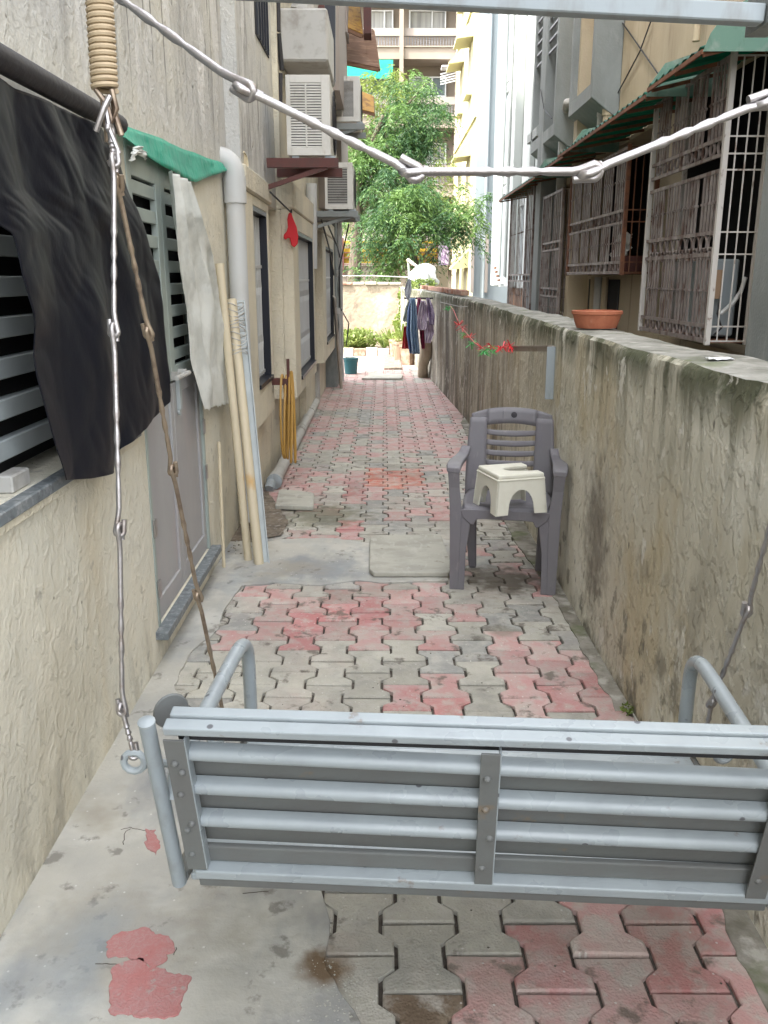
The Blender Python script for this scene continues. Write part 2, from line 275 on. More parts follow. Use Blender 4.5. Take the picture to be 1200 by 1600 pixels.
class MB:
    def __init__(s): s.v = []; s.f = []; s.mi = []; s.cur = 0
    def add(s, vs, fs):
        b = len(s.v); s.v += [tuple(q) for q in vs]
        for f in fs: s.f.append([b + i for i in f]); s.mi.append(s.cur)
        return s
    def box(s, a, b):
        x0, y0, z0 = a; x1, y1, z1 = b
        x0, x1 = min(x0, x1), max(x0, x1); y0, y1 = min(y0, y1), max(y0, y1); z0, z1 = min(z0, z1), max(z0, z1)
        return s.add([(x0, y0, z0), (x1, y0, z0), (x1, y1, z0), (x0, y1, z0), (x0, y0, z1), (x1, y0, z1), (x1, y1, z1), (x0, y1, z1)],
                     [(0, 3, 2, 1), (4, 5, 6, 7), (0, 1, 5, 4), (1, 2, 6, 5), (2, 3, 7, 6), (3, 0, 4, 7)])
    def obox(s, c, ax, ay, az):      # centre and three half-axis vectors
        c, ax, ay, az = map(Vector, (c, ax, ay, az))
        P = [c + i * ax + j * ay + k * az for k in (-1, 1) for i, j in ((-1, -1), (1, -1), (1, 1), (-1, 1))]
        fs = [(0, 3, 2, 1), (4, 5, 6, 7), (0, 1, 5, 4), (1, 2, 6, 5), (2, 3, 7, 6), (3, 0, 4, 7)]
        if ax.cross(ay).dot(az) < 0: fs = [f[::-1] for f in fs]
        return s.add(P, fs)
    def bar(s, a, b, w, d, up=(0, 0, 1)):
        a, b = Vector(a), Vector(b); t = (b - a); L = t.length; t.normalize(); up = Vector(up)
        if abs(t.dot(up)) > .98: up = Vector((1, 0, 0))
        n = t.cross(up).normalized(); m = n.cross(t)
        return s.obox((a + b) / 2, t * L / 2, n * w / 2, m * d / 2)
    def loft(s, rings, cap=True, closed=False):
        n = len(rings[0]); b = len(s.v)
        for r in rings: s.v += [tuple(q) for q in r]
        k = len(rings)
        for i in range(k - (0 if closed else 1)):
            j = (i + 1) % k
            for a in range(n):
                c = (a + 1) % n; s.f.append([b + i * n + a, b + i * n + c, b + j * n + c, b + j * n + a]); s.mi.append(s.cur)
        if cap and not closed:
            s.f.append([b + a for a in range(n)][::-1]); s.mi.append(s.cur)
            s.f.append([b + (k - 1) * n + a for a in range(n)]); s.mi.append(s.cur)
        return s
    def tube(s, pts, r, n=8, closed=False, cap=True):
        pts = [Vector(p) for p in pts]; k = len(pts)
        rr = r if isinstance(r, (list, tuple)) else [r] * k
        T = []
        for i in range(k):
            a = pts[(i - 1) % k] if (i > 0 or closed) else pts[i]; b = pts[(i + 1) % k] if (i < k - 1 or closed) else pts[i]
            T.append((b - a).normalized())
        up = Vector((0, 0, 1)) if abs(T[0].z) < .9 else Vector((1, 0, 0))
        nn = T[0].cross(up).normalized(); rings = []
        for i in range(k):
            nn = (nn - T[i] * nn.dot(T[i])).normalized(); bb = T[i].cross(nn)
            rings.append([pts[i] + rr[i] * (math.cos(2 * math.pi * a / n) * nn + math.sin(2 * math.pi * a / n) * bb) for a in range(n)])
        return s.loft(rings, cap, closed)
    def lathe(s, prof, c=(0, 0, 0), n=24, ax=None):
        c = Vector(c); m = (Vector(ax).to_track_quat('Z', 'Y').to_matrix() if ax is not None else Matrix.Identity(3))
        rings = [[c + m @ Vector((r * math.cos(2 * math.pi * a / n), r * math.sin(2 * math.pi * a / n), z)) for a in range(n)] for r, z in prof]
        return s.loft(rings, True)
    def prism(s, poly, o, ux, uy, d):     # polygon in the plane (o, ux, uy), thickness d along ux x uy
        o, ux, uy = Vector(o), Vector(ux), Vector(uy); n = ux.cross(uy).normalized() * d
        P = [o + ux * a + uy * b for a, b in poly]; k = len(P)
        return s.add(P + [p + n for p in P], [list(range(k))[::-1], [k + i for i in range(k)]] + [(i, (i + 1) % k, k + (i + 1) % k, k + i) for i in range(k)])
    def grid(s, fn, nu, nv):
        b = len(s.v)
        for j in range(nv + 1):
            for i in range(nu + 1): s.v.append(tuple(fn(i / nu, j / nv)))
        for j in range(nv):
            for i in range(nu):
                a = b + j * (nu + 1) + i; s.f.append([a, a + 1, a + nu + 2, a + nu + 1]); s.mi.append(s.cur)
        return s
    def build(s, name, m, parent=None, bevel=0, smooth=False, solid=0, seg=1, org=None, sub=0, **tg):
        V = [Vector(q) for q in s.v]
        if parent is not None:
            O = ORG[parent]
        elif org is not None: O = Vector(org)
        else:
            xs = [q.x for q in V]; ys = [q.y for q in V]; zs = [q.z for q in V]
            O = Vector(((min(xs) + max(xs)) / 2, (min(ys) + max(ys)) / 2, min(zs)))
        me = bpy.data.meshes.new(name); me.from_pydata([tuple(q - O) for q in V], [], s.f)
        ms = m if isinstance(m, (list, tuple)) else [m]
        for q in ms: me.materials.append(M[q] if isinstance(q, str) else q)
        if len(ms) > 1: me.polygons.foreach_set('material_index', s.mi)
        if smooth:
            me.polygons.foreach_set('use_smooth', [True] * len(me.polygons)); me.set_sharp_from_angle(angle=R(42))
        me.update()
        o = link(bpy.data.objects.new(name, me))
        if parent is not None: o.parent = parent
        else: o.location = O
        ORG[o] = O
        if solid: q = o.modifiers.new('solid', 'SOLIDIFY'); q.thickness = solid; q.offset = 0
        if bevel:
            q = o.modifiers.new('bevel', 'BEVEL'); q.width = bevel; q.segments = seg; q.limit_method = 'ANGLE'; q.angle_limit = R(35)
        if sub: q = o.modifiers.new('sub', 'SUBSURF'); q.levels = sub; q.render_levels = sub
        return tag(o, **tg)
def inst(src, name, parent, loc=(0, 0, 0), rot=(0, 0, 0), sc=(1, 1, 1)):
    o = src.copy(); o.name = name; link(o); o.parent = parent; o.location = loc; o.rotation_euler = rot; o.scale = sc
    ORG[o] = ORG[parent] if parent is not None else Vector(loc); return o
def copy_tree(o, parent=None):
    c = link(o.copy()); c.parent = parent
    for ch in list(o.children): copy_tree(ch, c)
    return c
def B(name, a, b, m, parent, bevel=0, **k): return MB().box(a, b).build(name, m, parent, bevel, **k)
def wallseg(mb, X0, X1, y0, y1, z0, z1, holes):    # a wall along Y with rectangular openings (ya,yb,za,zb)
    ys = sorted({y0, y1, *[h[0] for h in holes], *[h[1] for h in holes]}); ys = [y for y in ys if y0 <= y <= y1]
    for a, b in zip(ys[:-1], ys[1:]):
        hs = sorted([(h[2], h[3]) for h in holes if h[0] <= a + 1e-6 and h[1] >= b - 1e-6]); z = z0
        for za, zb in hs:
            if za > z: mb.box((X0, a, z), (X1, b, za))
            z = zb
        if z < z1: mb.box((X0, a, z), (X1, b, z1))
def lerp_poly(P, t):
    P = [Vector(p) for p in P]; d = [0]
    for a, b in zip(P[:-1], P[1:]): d.append(d[-1] + (b - a).length)
    x = t * d[-1]
    for i in range(len(P) - 1):
        if x <= d[i + 1] + 1e-9: return P[i].lerp(P[i + 1], (x - d[i]) / max(d[i + 1] - d[i], 1e-9))
    return P[-1]
def nz(x, y=0, z=0): return mnoise.noise(Vector((x, y, z)))

# ------------------------------------------------------------------ ground
LX, RX = -.90, .885
MB().box((-60, -30, -.4), (60, 120, -.055)).build('ground', 'soil', kind='structure')
pav = thing('pavement', (0, 5, 0), kind='structure')
MB().box((LX - .3, -1.5, -.052), (RX + .5, 17.4, -.014)).build('bedding', 'soil', pav)
CW, PL, AMP = .1465, .21, .018
def paver_outline(g=.0044):
    w, h = CW / 2 - g, PL / 2 - g * .8; A = AMP
    return [(-w - A, -h), (w + A, -h), (w + A, -h * .645), (w - A, -h * .355), (w - A, h * .355), (w + A, h * .645), (w + A, h),
            (-w - A, h), (-w - A, h * .645), (-w + A, h * .355), (-w + A, -h * .355), (-w - A, -h * .645)]
def paver_mesh(mb, ox=0, oy=0, oz=0, tx=0, ty=0, ch=.004):
    P = paver_outline(); n = 12
    def z(x, y, b): return oz + b + tx * x + ty * y
    top = [(ox + x * (1 - ch / .08), oy + y * (1 - ch / .1), z(x, y, 0)) for x, y in P]
    mid = [(ox + x, oy + y, z(x, y, -ch)) for x, y in P]; bot = [(ox + x, oy + y, z(x, y, -.035)) for x, y in P]
    fs = [list(range(n))] + [(n + i, n + (i + 1) % n, (i + 1) % n, i) for i in range(n)] + [(2 * n + i, 2 * n + (i + 1) % n, n + (i + 1) % n, n + i) for i in range(n)]
    mb.add(top + mid + bot, fs)
def pip(x, y, P):
    c = False; n = len(P)
    for i in range(n):
        x1, y1 = P[i][0], P[i][1]; x2, y2 = P[i - 1][0], P[i - 1][1]
        if (y1 > y) != (y2 > y) and x < (x2 - x1) * (y - y1) / (y2 - y1) + x1: c = not c
    return c
def rough_poly(P, step=.03, amp=.012, seed=0):
    out = []
    for i in range(len(P)):
        a, b = Vector(P[i][:2]), Vector(P[(i + 1) % len(P)][:2]); n = max(1, int((b - a).length / step)); d = b - a
        t = Vector((-d.y, d.x)).normalized() if d.length else Vector((0, 0))
        for k in range(n):
            q = a + d * (k / n); w_ = 1 if k else .5; e = amp * w_ * (nz(q.x * 14, q.y * 14, seed) + .6 * nz(q.x * 45, q.y * 45, seed))
            out.append((q.x + t.x * e, q.y + t.y * e))
    return out
cpx = [(620, 1800), (575, 1640), (560, 1600), (508, 1503), (516, 1440), (500, 1392), (470, 1300), (400, 1200), (290, 1110), (272, 1072), (300, 1018), (340, 985), (352, 950), (378, 916), (430, 912),
       (500, 916), (560, 908), (600, 912), (700, 908), (705, 845), (640, 838), (578, 850), (520, 842), (450, 843), (398, 850), (360, 840)]
CP = [G(*q)[:2] for q in cpx]; CP += [(LX - .05, CP[-1][1] + .1), (LX - .05, .3), (.05, .3)]
ROADS = [(470, 1370, 500, 1600)]
zones = [(850, 1390, 1300, 1700, 'r', .95), (695, 1490, 850, 1700, 'r', .85), (860, 1000, 985, 1115, 'r', .6), (810, 1000, 880, 1115, 'k', .7), (590, 1060, 740, 1120, 'r', .95),
         (440, 965, 500, 1000, 'R', 1), (335, 950, 520, 1005, 'r', .6), (500, 915, 620, 1005, 'r', .5), (395, 912, 700, 1005, 'k', .8), (770, 990, 990, 1115, 'k', .75), (610, 920, 690, 1000, 'k', .85), (680, 915, 740, 960, 'k', .5),
         (790, 840, 860, 925, 'k', .9), (578, 733, 650, 762, 'O', .9), (570, 735, 665, 765, 'k', .8), (600, 1552, 716, 1680, 'm', 1), (515, 812, 555, 842, 'R', 1), (510, 755, 575, 775, 'R', .6), (455, 740, 600, 780, 'k', .6), (650, 775, 700, 815, 'k', .7), (470, 800, 560, 840, 'k', .5),
         (600, 660, 740, 705, 'k', .75), (450, 650, 590, 740, 'k', .45), (480, 600, 730, 640, 'k', .9), (500, 560, 640, 600, 'k', .75), (560, 570, 640, 590, 'r', .5), (600, 640, 730, 760, 'k', .35)]
def pcol(x, y):
    px, py = PX((x, y, 0))
    for a, b, c, d, t, pr in zones:
        if a <= px < c and b <= py < d and random.random() < pr: return {'r': 'p_red' if random.random() < .55 else 'p_pink', 'k': 'p_pink', 'R': 'p_red', 'O': 'p_orange', 'm': 'p_mud'}[t]
    r = random.random(); pp = .0 if py > 900 else .18 + .9 * max(-.18, nz(x * 1.6, y * 1.1, 4)); return 'p_dark' if r < .20 else ('p_pink' if r < .20 + pp else 'p_grey')
cells = []
for i in range(-6, 6):
    cx = .010 + CW * (i + .5)
    off = 0 if i % 2 == 0 else PL / 2
    for j in range(-1, 82):
        cy = 1.751 + off + PL * (j - .5) - PL
        if cy > 17.2: continue
        if all(pip(cx + a, cy + b, CP) for a in (-.085, .085) for b in (-.1, .1)): continue
        px, py = PX((cx, cy, 0))
        if px < -80 or px > 1290 or py > 1700: continue
        cells.append((cy, cx))
cells.sort()
src = {}
far = MB(); FM = ['p_grey', 'p_dark', 'p_pink', 'p_red', 'p_orange', 'p_mud']; nshow = 0
for cy, cx in cells:
    k = pcol(cx, cy); dz = random.uniform(-.004, .0015); tx, ty = random.uniform(-.02, .02), random.uniform(-.014, .014)
    if nshow < 290:
        if k not in src:
            mb = MB(); paver_mesh(mb); o = mb.build('paver', k, pav, org=(0, 0, 0)); o.data.transform(Matrix.Translation(ORG[pav])); src[k] = o; o.location = Vector((cx, cy, dz)) - ORG[pav]
        else: o = inst(src[k], 'paver', pav, Vector((cx, cy, dz)) - ORG[pav])
        o.rotation_euler = (ty, -tx, random.uniform(-.012, .012)); nshow += 1
    else:
        far.cur = FM.index(k); paver_mesh(far, cx + random.uniform(-.002, .002), cy + random.uniform(-.002, .002), dz, tx, ty)
far.build('far_pavers', FM, pav, kind='stuff')
# concrete smeared over the left side, across the passage, and along the foot of the boundary wall
def sheet(name, P, z, th, m, parent, amp=.010, seed=0, **k):
    Q = rough_poly(P, .03 if amp < .02 else .009, amp if amp < .02 else .012, seed)
    if amp > .02: Q = [(x + random.uniform(-.004, .004), y + random.uniform(-.004, .004)) for x, y in Q]
    if sum(Q[i - 1][0] * Q[i][1] - Q[i][0] * Q[i - 1][1] for i in range(len(Q))) < 0: Q = Q[::-1]
    return MB().prism(Q, (0, 0, z - th), (1, 0, 0), (0, 1, 0), th).build(name, m, parent, bevel=.0015, **k)
apron = thing('concrete_apron', (-.6, 3, 0), kind='structure')
sheet('cement_screed', CP, .006, .02, 'concrete', apron)
for q, s_ in (([(165, 1475), (190, 1458), (228, 1453), (262, 1466), (272, 1478), (262, 1506), (240, 1518), (200, 1500), (172, 1500)], 1),
          ([(178, 1512), (225, 1502), (232, 1518), (292, 1526), (302, 1532), (284, 1560), (280, 1592), (172, 1590), (170, 1545)], 2),
          ([(228, 1298), (245, 1300), (252, 1330), (240, 1340), (230, 1322)], 3)):
    sheet('exposed_red_tile', [G(*a)[:2] for a in q], .0085, .004, 'redspeck', apron, .022, s_)
RP = [G(*q)[:2] for q in ((985, 1111), (962, 1112), (880, 960), (862, 925), (800, 840), (720, 660))] + [(RX + .03, 9.6), (RX + .03, .3)] + [G(1150, 1500)[:2], G(1120, 1400)[:2]]
M['footdirt'] = mat('dirty_screed', (.26, .245, .21), .9, L=[('n', (.13, .12, .09), (6, 6, 3), .42, .6, .9), ('n', (.40, .385, .34), (10, 10, 3), .55, .64, .8, dict(det=8)), ('n', (.10, .12, .05), (4, 4, 3), .56, .64, .7)], B=[('n', (24, 24, 24), .01, dict(det=9))])
sheet('wall_foot_screed', RP, .005, .02, 'footdirt', apron, .012, 5)
sheet('dirt_patch', [G(*q)[:2] for q in ((352, 848), (395, 845), (440, 838), (450, 815), (420, 770), (400, 772), (360, 800))], .009, .004, 'dirt', apron, .02, 7)
# cracks lie in the screed as dark grooves
for pts in (([(190, 1296), (203, 1292), (225, 1298), (240, 1297)]), ([(192, 1320), (196, 1300), (205, 1292)]), ([(150, 1507), (178, 1506), (215, 1510)]), ([(275, 1480), (270, 1495)]), ([(380, 1395), (430, 1393)])):
    P = [G(*p, .0063) for p in pts]; mb = MB()
    Q = []
    for a, b in zip(P[:-1], P[1:]):
        for k in range(5): q = a.lerp(b, k / 5); Q.append(q + Vector((nz(q.x * 60, q.y * 60), nz(q.y * 60, q.x * 60), 0)) * .006)
    mb.tube(Q, .0011, 4).build('crack', 'soil', apron)
def rubble(name, P, n, r0, r1, z, m, parent=None, **k):
    mb = MB(); xs = [p[0] for p in P]; ys = [p[1] for p in P]; c = 0
    while c < n:
        x, y = random.uniform(min(xs), max(xs)), random.uniform(min(ys), max(ys)); 
        if not pip(x, y, P): n -= .2; continue
        r = random.uniform(r0, r1); c += 1
        vs = [(x + r * random.uniform(.5, 1) * a, y + r * random.uniform(.5, 1) * b, z + r * .6 * d) for a, b, d in ((1, 0, .3), (0, 1, .2), (-1, 0, .3), (0, -1, .2), (0, 0, 1))]
        mb.add(vs, [(0, 1, 4), (1, 2, 4), (2, 3, 4), (3, 0, 4), (3, 2, 1, 0)])
    return mb.build(name, m, parent, **k)
rubble('gravel', [G(*q)[:2] for q in ((352, 872), (395, 868), (400, 840), (370, 790), (362, 800))], 90, .003, .011, .008, 'dirt', kind='stuff', label='brown grit and plaster crumbs below the leaning pipes', cat='gravel')
rubble('mortar_crumbs', [G(*q)[:2] for q in ((470, 1500), (560, 1510), (560, 1600), (450, 1600))], 130, .0015, .004, .006, 'slab', kind='stuff', label='pale mortar crumbs on the stained concrete under the swing', cat='grit')
rubble('paving_litter', [(-.6, 1.6), (.8, 1.6), (.8, 8), (-.6, 8)], 260, .0015, .005, .0, 'slab', kind='stuff', label='scattered pale grit all over the block paving', cat='grit')
rubble('dark_litter', [(-.7, 1.5), (.85, 1.5), (.85, 9), (-.7, 9)], 160, .0015, .006, .0, 'soil', kind='stuff', label='dark specks of soil scattered over the block paving', cat='grit')
# loose slabs
def slab(pts, th, z0, label):
    P = [G(*p)[:2] for p in pts]
    if sum(P[i - 1][0] * P[i][1] - P[i][0] * P[i - 1][1] for i in range(len(P))) < 0: P = P[::-1]
    MB().prism(P, (0, 0, z0), (1, 0, 0), (0, 1, 0), th).build('cement_slab', 'slab', bevel=.006, seg=2, label=label, cat='slab')
slab([(577, 898), (584, 904), (700, 904), (708, 898), (690, 846), (686, 842), (582, 845), (578, 850)], .026, .008, 'large pale cement slab lying beside the plastic chair')
slab([(430, 797), (490, 799), (491, 778), (487, 776), (440, 771), (436, 773)], .030, .004, 'small grey cement slab by the foot of the ground pipe')
slab([(565, 594), (627, 594), (630, 588), (580, 586)], .03, .002, 'distant pale slab on the paving beyond the teal bucket')

# ------------------------------------------------------------------ boundary wall on the right
bw = thing('boundary_wall', (1.0, 6, 0), 'long stained boundary wall with dark mossy top along the right side', 'wall')
path = [(RX, -1.2), (RX, 4.4), (RX + .01, 9.5), (.70, 13.4), (.36, 17.6), (.30, 18.9)]
def wall_at(y):
    for (x0, y0), (x1, y1) in zip(path[:-1], path[1:]):
        if y <= y1: return x0 + (x1 - x0) * (y - y0) / (y1 - y0)
    return path[-1][0]
ys = [-1.2 + .07 * i for i in range(int((9.5 + 1.2) / .07))] + [9.5 + .12 * i for i in range(int(9.4 / .12) + 1)]
rings = []
for y in ys:
    x = wall_at(y); zt = 1.252 + .003 * max(0, y - 4) + .012 * nz(y * 1.7, 3) + .006 * nz(y * 9, 5); th = .27
    e = lambda k: .008 * nz(y * 1.3, k * 1.7) + (.004 * nz(y * 9, k * 3.1) if k >= 5 else 0)
    rings.append([(x + e(0), y, -.06), (x + e(1), y, .3), (x + e(2) * 1.4, y, .65), (x + e(3) * 1.4, y, 1.0), (x + e(4) * 1.6, y, zt - .05), (x + .004 + e(5) * 2, y, zt - .012), (x + .018 + e(6) * 1.5, y, zt + .002),
                  (x + th * .5, y, zt + .006 + e(7)), (x + th - .02, y, zt + e(8)), (x + th, y, zt - .015), (x + th, y, -.06)])
mb = MB(); mb.loft(rings)
n = 11
for i in range(len(mb.f) - 2):
    mb.mi[i] = 1 if (i % n) in (6, 7, 8) else 0
mb.build('masonry', ['wallold', 'walltop'], bw, smooth=True)
# far part: bricks laid loose along the top
for i in range(16):
    y = 10.6 + i * .30; x = wall_at(y) + .10 + random.uniform(-.02, .02)
    bo = MB().obox((0, 0, .03), (.05, 0, 0), (0, .115, 0), (0, 0, .03)).build('coping_brick', 'brick', bw, org=(0, 0, 0), bevel=.006) if i == 0 else inst(bo, 'coping_brick', bw)
    if i == 0: bo.data.transform(Matrix.Translation(ORG[bw]))
    bo.location = Vector((x, y, 1.27 + .003 * (y - 4))) - ORG[bw]; bo.rotation_euler = (0, 0, random.uniform(-.15, .15) + .08)

# garden wall closing the passage
gw = thing('garden_wall', (-.6, 19, 0), 'low plastered wall closing the far end behind the plants', 'wall')
MB().box((-3.2, 19.0, -.05), (.38, 19.22, 1.34)).build('masonry', 'backwall', gw)
for i in range(13):
    z = 1.342
    MB().box((-3.0 + i * .26, 18.96 + random.uniform(-.02, .02), z), (-3.0 + i * .26 + .24, 19.26, z + .05 + random.uniform(-.01, .015))).build('coping_brick', 'brick' if i % 5 == 3 else 'mortar', gw, bevel=.008)

# ------------------------------------------------------------------ left building
lb = thing('left_building', (-2, 6, 0), 'cream plastered house along the left side with a louvred cupboard door and window bays', 'building')
def lv(name, a, b, m, bevel=0, **k): return B(name, a, b, m, lb, bevel, **k)
DY0, DY1, DZ0, DZ1 = 3.21, 4.27, .15, 1.975
WY0, WY1, WZ0, WZ1 = .55, 2.82, .985, 1.93
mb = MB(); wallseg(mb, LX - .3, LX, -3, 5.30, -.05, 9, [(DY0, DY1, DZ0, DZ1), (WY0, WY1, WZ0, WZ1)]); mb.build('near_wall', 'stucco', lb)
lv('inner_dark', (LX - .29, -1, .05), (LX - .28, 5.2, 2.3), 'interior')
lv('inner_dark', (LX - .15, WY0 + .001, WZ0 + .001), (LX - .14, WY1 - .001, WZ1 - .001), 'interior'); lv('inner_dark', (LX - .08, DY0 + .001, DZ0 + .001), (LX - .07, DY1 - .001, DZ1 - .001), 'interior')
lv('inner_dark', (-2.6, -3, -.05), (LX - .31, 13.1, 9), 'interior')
# near louvred window
win = MB().box((LX - .10, WY0 + .002, WZ0 + .002), (LX - .055, WY0 + .05, WZ1 - .002)).box((LX - .10, WY1 - .05, WZ0 + .002), (LX - .055, WY1 - .002, WZ1 - .002)).box((LX - .10, WY0 + .05, WZ1 - .05), (LX - .055, WY1 - .05, WZ1 - .002)).build('louvred_window', 'louvre', lb, bevel=.003)
for i in range(9):
    z = 1.075 + i * .1005
    if z > 1.9: break
    MB().box((LX - .095, WY0 + .051, z - .026), (LX - .062, WY1 - .051, z + .026)).build('louvre_slat', 'louvre', win, bevel=.003)
lv('window_sill', (LX - .28, WY0 - .1, .953), (LX + .035, 3.05, .984), 'granite', .003)
lv('sill_moulding', (LX + .001, WY0 - .1, .925), (LX + .024, 3.05, .951), 'paint', .004)
# cupboard door in two leaves, louvred above and panelled below
lv('door_frame', (LX - .06, DY0 + .001, DZ0 + .001), (LX + .004, DY0 + .030, DZ1 - .001), 'louvre_g', .002); lv('door_frame', (LX - .06, DY1 - .028, DZ0 + .001), (LX + .004, DY1 - .001, DZ1 - .001), 'louvre_g', .002)
lv('door_frame', (LX - .06, DY0 + .031, DZ1 - .03), (LX + .004, DY1 - .029, DZ1 - .001), 'louvre_g', .002)
lv('door_sill', (LX - .2, DY0 - .05, DZ0 - .035), (LX + .05, DY1 + .05, DZ0 - .001), 'granite', .003)
mid = 3.72; ZS = 1.06
for a, b in ((DY0 + .032, mid - .003), (mid + .003, DY1 - .030)):
    x0, x1 = LX - .035, LX - .008
    up = MB().box((x0, a, ZS + .01), (x1, a + .07, DZ1 - .032)).box((x0, b - .07, ZS + .01), (x1, b, DZ1 - .032)).box((x0, a + .07, DZ1 - .12), (x1, b - .07, DZ1 - .032)).box((x0, a + .07, ZS + .01), (x1, b - .07, ZS + .07)).build('louvred_leaf', 'louvre_g', lb, bevel=.002)
    k = 0; z = ZS + .115
    while z < DZ1 - .15:
        MB().box((x0 + .004, a + .071, z - .024), (x1 - .004, b - .071, z + .024)).build('louvre_slat', 'louvre_g', up, bevel=.002); z += .092
    lo = MB().box((x0, a, DZ0 + .004), (x1, a + .05, ZS)).box((x0, b - .05, DZ0 + .004), (x1, b, ZS)).box((x0, a + .05, DZ0 + .004), (x1, b - .05, DZ0 + .09)).box((x0, a + .05, ZS - .05), (x1, b - .05, ZS)).box((x0, a + .05, DZ0 + .09), (x1 - .010, b - .05, ZS - .05)).build('panelled_leaf', 'door', lb, bevel=.002)
    hy = a - .012 if a < mid - .2 else b + .004
    for z in ((.27, .52) if a < mid - .2 else (.52, .75)): MB().box((LX + .005, hy - .012, z), (LX + .012, hy + .022, z + .07)).build('hinge', 'chrome', lo, bevel=.001)
    if a > mid - .2:
        MB().tube([(LX + .03, a - .08, ZS + .03), (LX + .03, a + .16, ZS + .03)], .011, 8).box((LX - .007, a - .02, ZS + .015), (LX + .03, a, ZS + .05)).box((LX - .007, a + .10, ZS + .015), (LX + .03, a + .12, ZS + .05)).build('latch', 'pvc_grey', lo, smooth=True)
        MB().box((LX - .007, a + .05, ZS - .12), (LX + .01, a + .085, ZS + .015)).lathe([(.001, 0), (.018, 0), (.018, .012), (.001, .012)], (LX - .006, a + .067, ZS - .13), 12, (1, 0, 0)).build('hasp', 'louvre', lo)
# base plinth drop and the second wall with bays
mb = MB(); mb.box((LX - .3, 5.301, -.05), (LX + .01, 13.1, .62)); mb.build('base_wall', 'paint', lb)
def bay(name, X, y0, y1, z0, z1, wy0, wy1, wz0, wz1, m='paint'):
    mb = MB(); wallseg(mb, X - .09, X, y0, y1, z0, z1, [(wy0, wy1, wz0, wz1)])
    mb.box((LX - .02, y0, z0), (X - .091, y0 + .07, z1)); mb.box((LX - .02, y1 - .07, z0), (X - .091, y1, z1)); mb.box((LX - .02, y0 + .07, z0), (X - .091, y1 - .07, z0 + .05))
    o = mb.build(name, m, lb, bevel=.006)
    # dark stone reveal
    r = .028
    MB().box((X - .11, wy0, wz0 + r), (X - .004, wy0 + r, wz1 - r)).box((X - .11, wy1 - r, wz0 + r), (X - .004, wy1, wz1 - r)).box((X - .11, wy0, wz1 - r), (X - .004, wy1, wz1)).box((X - .11, wy0, wz0), (X + .012, wy1, wz0 + r)).build('stone_reveal', 'navy', lb)
    g = MB().box((X - .19, wy0, wz0 - .02), (X - .18, wy1, wz1)).build('window', 'interior', lb)
    for k in range(3):
        yy = wy0 + .035 + (wy1 - wy0 - .09) * k / 2
        MB().box((X - .10, yy, wz0 + r + .002), (X - .07, yy + .022, wz1 - r - .002)).build('window_frame', 'pvc_white', g, bevel=.002)
    n = max(4, int((wy1 - wy0) / .085))
    bar = None
    for k in range(n):
        yy = wy0 + .06 + (wy1 - wy0 - .12) * (k + .5) / n
        zz = (wz0 + wz1) / 2
        pts = [(X - .05, yy, wz0 + .04), (X - .05, yy, zz - .35), (X - .05, yy + .02, zz - .30), (X - .05, yy, zz - .25), (X - .05, yy, zz + .02), (X - .05, yy + .02, zz + .07), (X - .05, yy, zz + .12), (X - .05, yy, wz1 - .04)]
        MB().tube(pts, .0055, 5).build('grille_bar', 'pvc_white', g)
    MB().box((X - .055, wy0 + .03, wz0 + .05), (X - .045, wy1 - .03, wz0 + .07)).build('grille_rail', 'pvc_white', g); MB().box((X - .055, wy0 + .03, (wz0 + wz1) / 2 + .2), (X - .045, wy1 - .03, (wz0 + wz1) / 2 + .22)).build('grille_rail', 'pvc_white', g)
    return o
bay('first_bay', -.812, 5.302, 6.42, .55, 1.99, 5.66, 6.33, .79, 1.93)
bay('second_bay', -.70, 6.96, 9.05, .55, 2.00, 7.38, 8.92, .66, 1.86)
bay('third_bay', -.68, 9.95, 12.2, .55, 1.98, 10.5, 12.1, .72, 1.85)
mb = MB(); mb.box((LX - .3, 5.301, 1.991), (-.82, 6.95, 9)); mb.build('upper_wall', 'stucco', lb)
mb = MB(); mb.box((LX - .3, 6.951, 2.003), (-.78, 13.1, 9)); mb.build('upper_far_wall', 'paint', lb)
mb = MB(); mb.box((LX - .3, 5.302, .621), (LX, 6.95, 1.99)); mb.box((LX - .3, 6.951, .621), (LX, 13.1, 2.0)); mb.build('recess_wall', 'paint', lb)
lv('end_wall', (-2.6, 13.11, -.05), (LX + .08, 13.2, 9), 'paint')
# projecting lintel line over the bays
for y0, y1, X, z0, z1 in ((5.303, 6.5, -.795, 1.995, 2.13), (6.97, 9.1, -.69, 2.004, 2.20), (9.9, 12.3, -.67, 1.985, 2.16)):
    lv('lintel', (LX, y0, z0), (X, y1, z1), 'paint', .01)
# upper storey window top left, concrete ledge, red and dark grille of the storey above
q0, q1 = AX(366, 0, -.82), AX(392, 40, -.82)
MB().box((-.83, 6.1, q1.z), (-.812, 6.75, q1.z + 1.2)).build('window', 'dark', lb)
for k in range(5): MB().box((-.812, 6.13 + k * .13, q1.z), (-.80, 6.15 + k * .13, q1.z + 1.2)).build('window_bar', 'navy', lb)
a = AY(447, 98, 7.2)
lg = MB().box((-.78, 7.15, a.z), (-.42, 8.1, a.z + .36)).build('concrete_ledge', 'pvc_grey', lb, bevel=.015)
MB().tube([(-.62 + .05 * math.sin(k * 1.3), 7.3, a.z + .36 + k * .11) for k in range(9)], [.10, .09, .07, .10, .08, .06, .09, .08, .05], 9).build('broken_plaster', 'pvc_grey', lb, smooth=False)
def strip(name, pts, Y, d, m):
    P = [AY(*p, Y) for p in pts]; MB().prism([(p.x, p.z) for p in P], (0, Y + d, 0), (1, 0, 0), (0, 0, 1), d).build(name, m, lb)
strip('red_oxide_post', [(487, -60), (500, -60), (514, 82), (505, 70), (492, 40)], 7.75, .08, 'maroon')
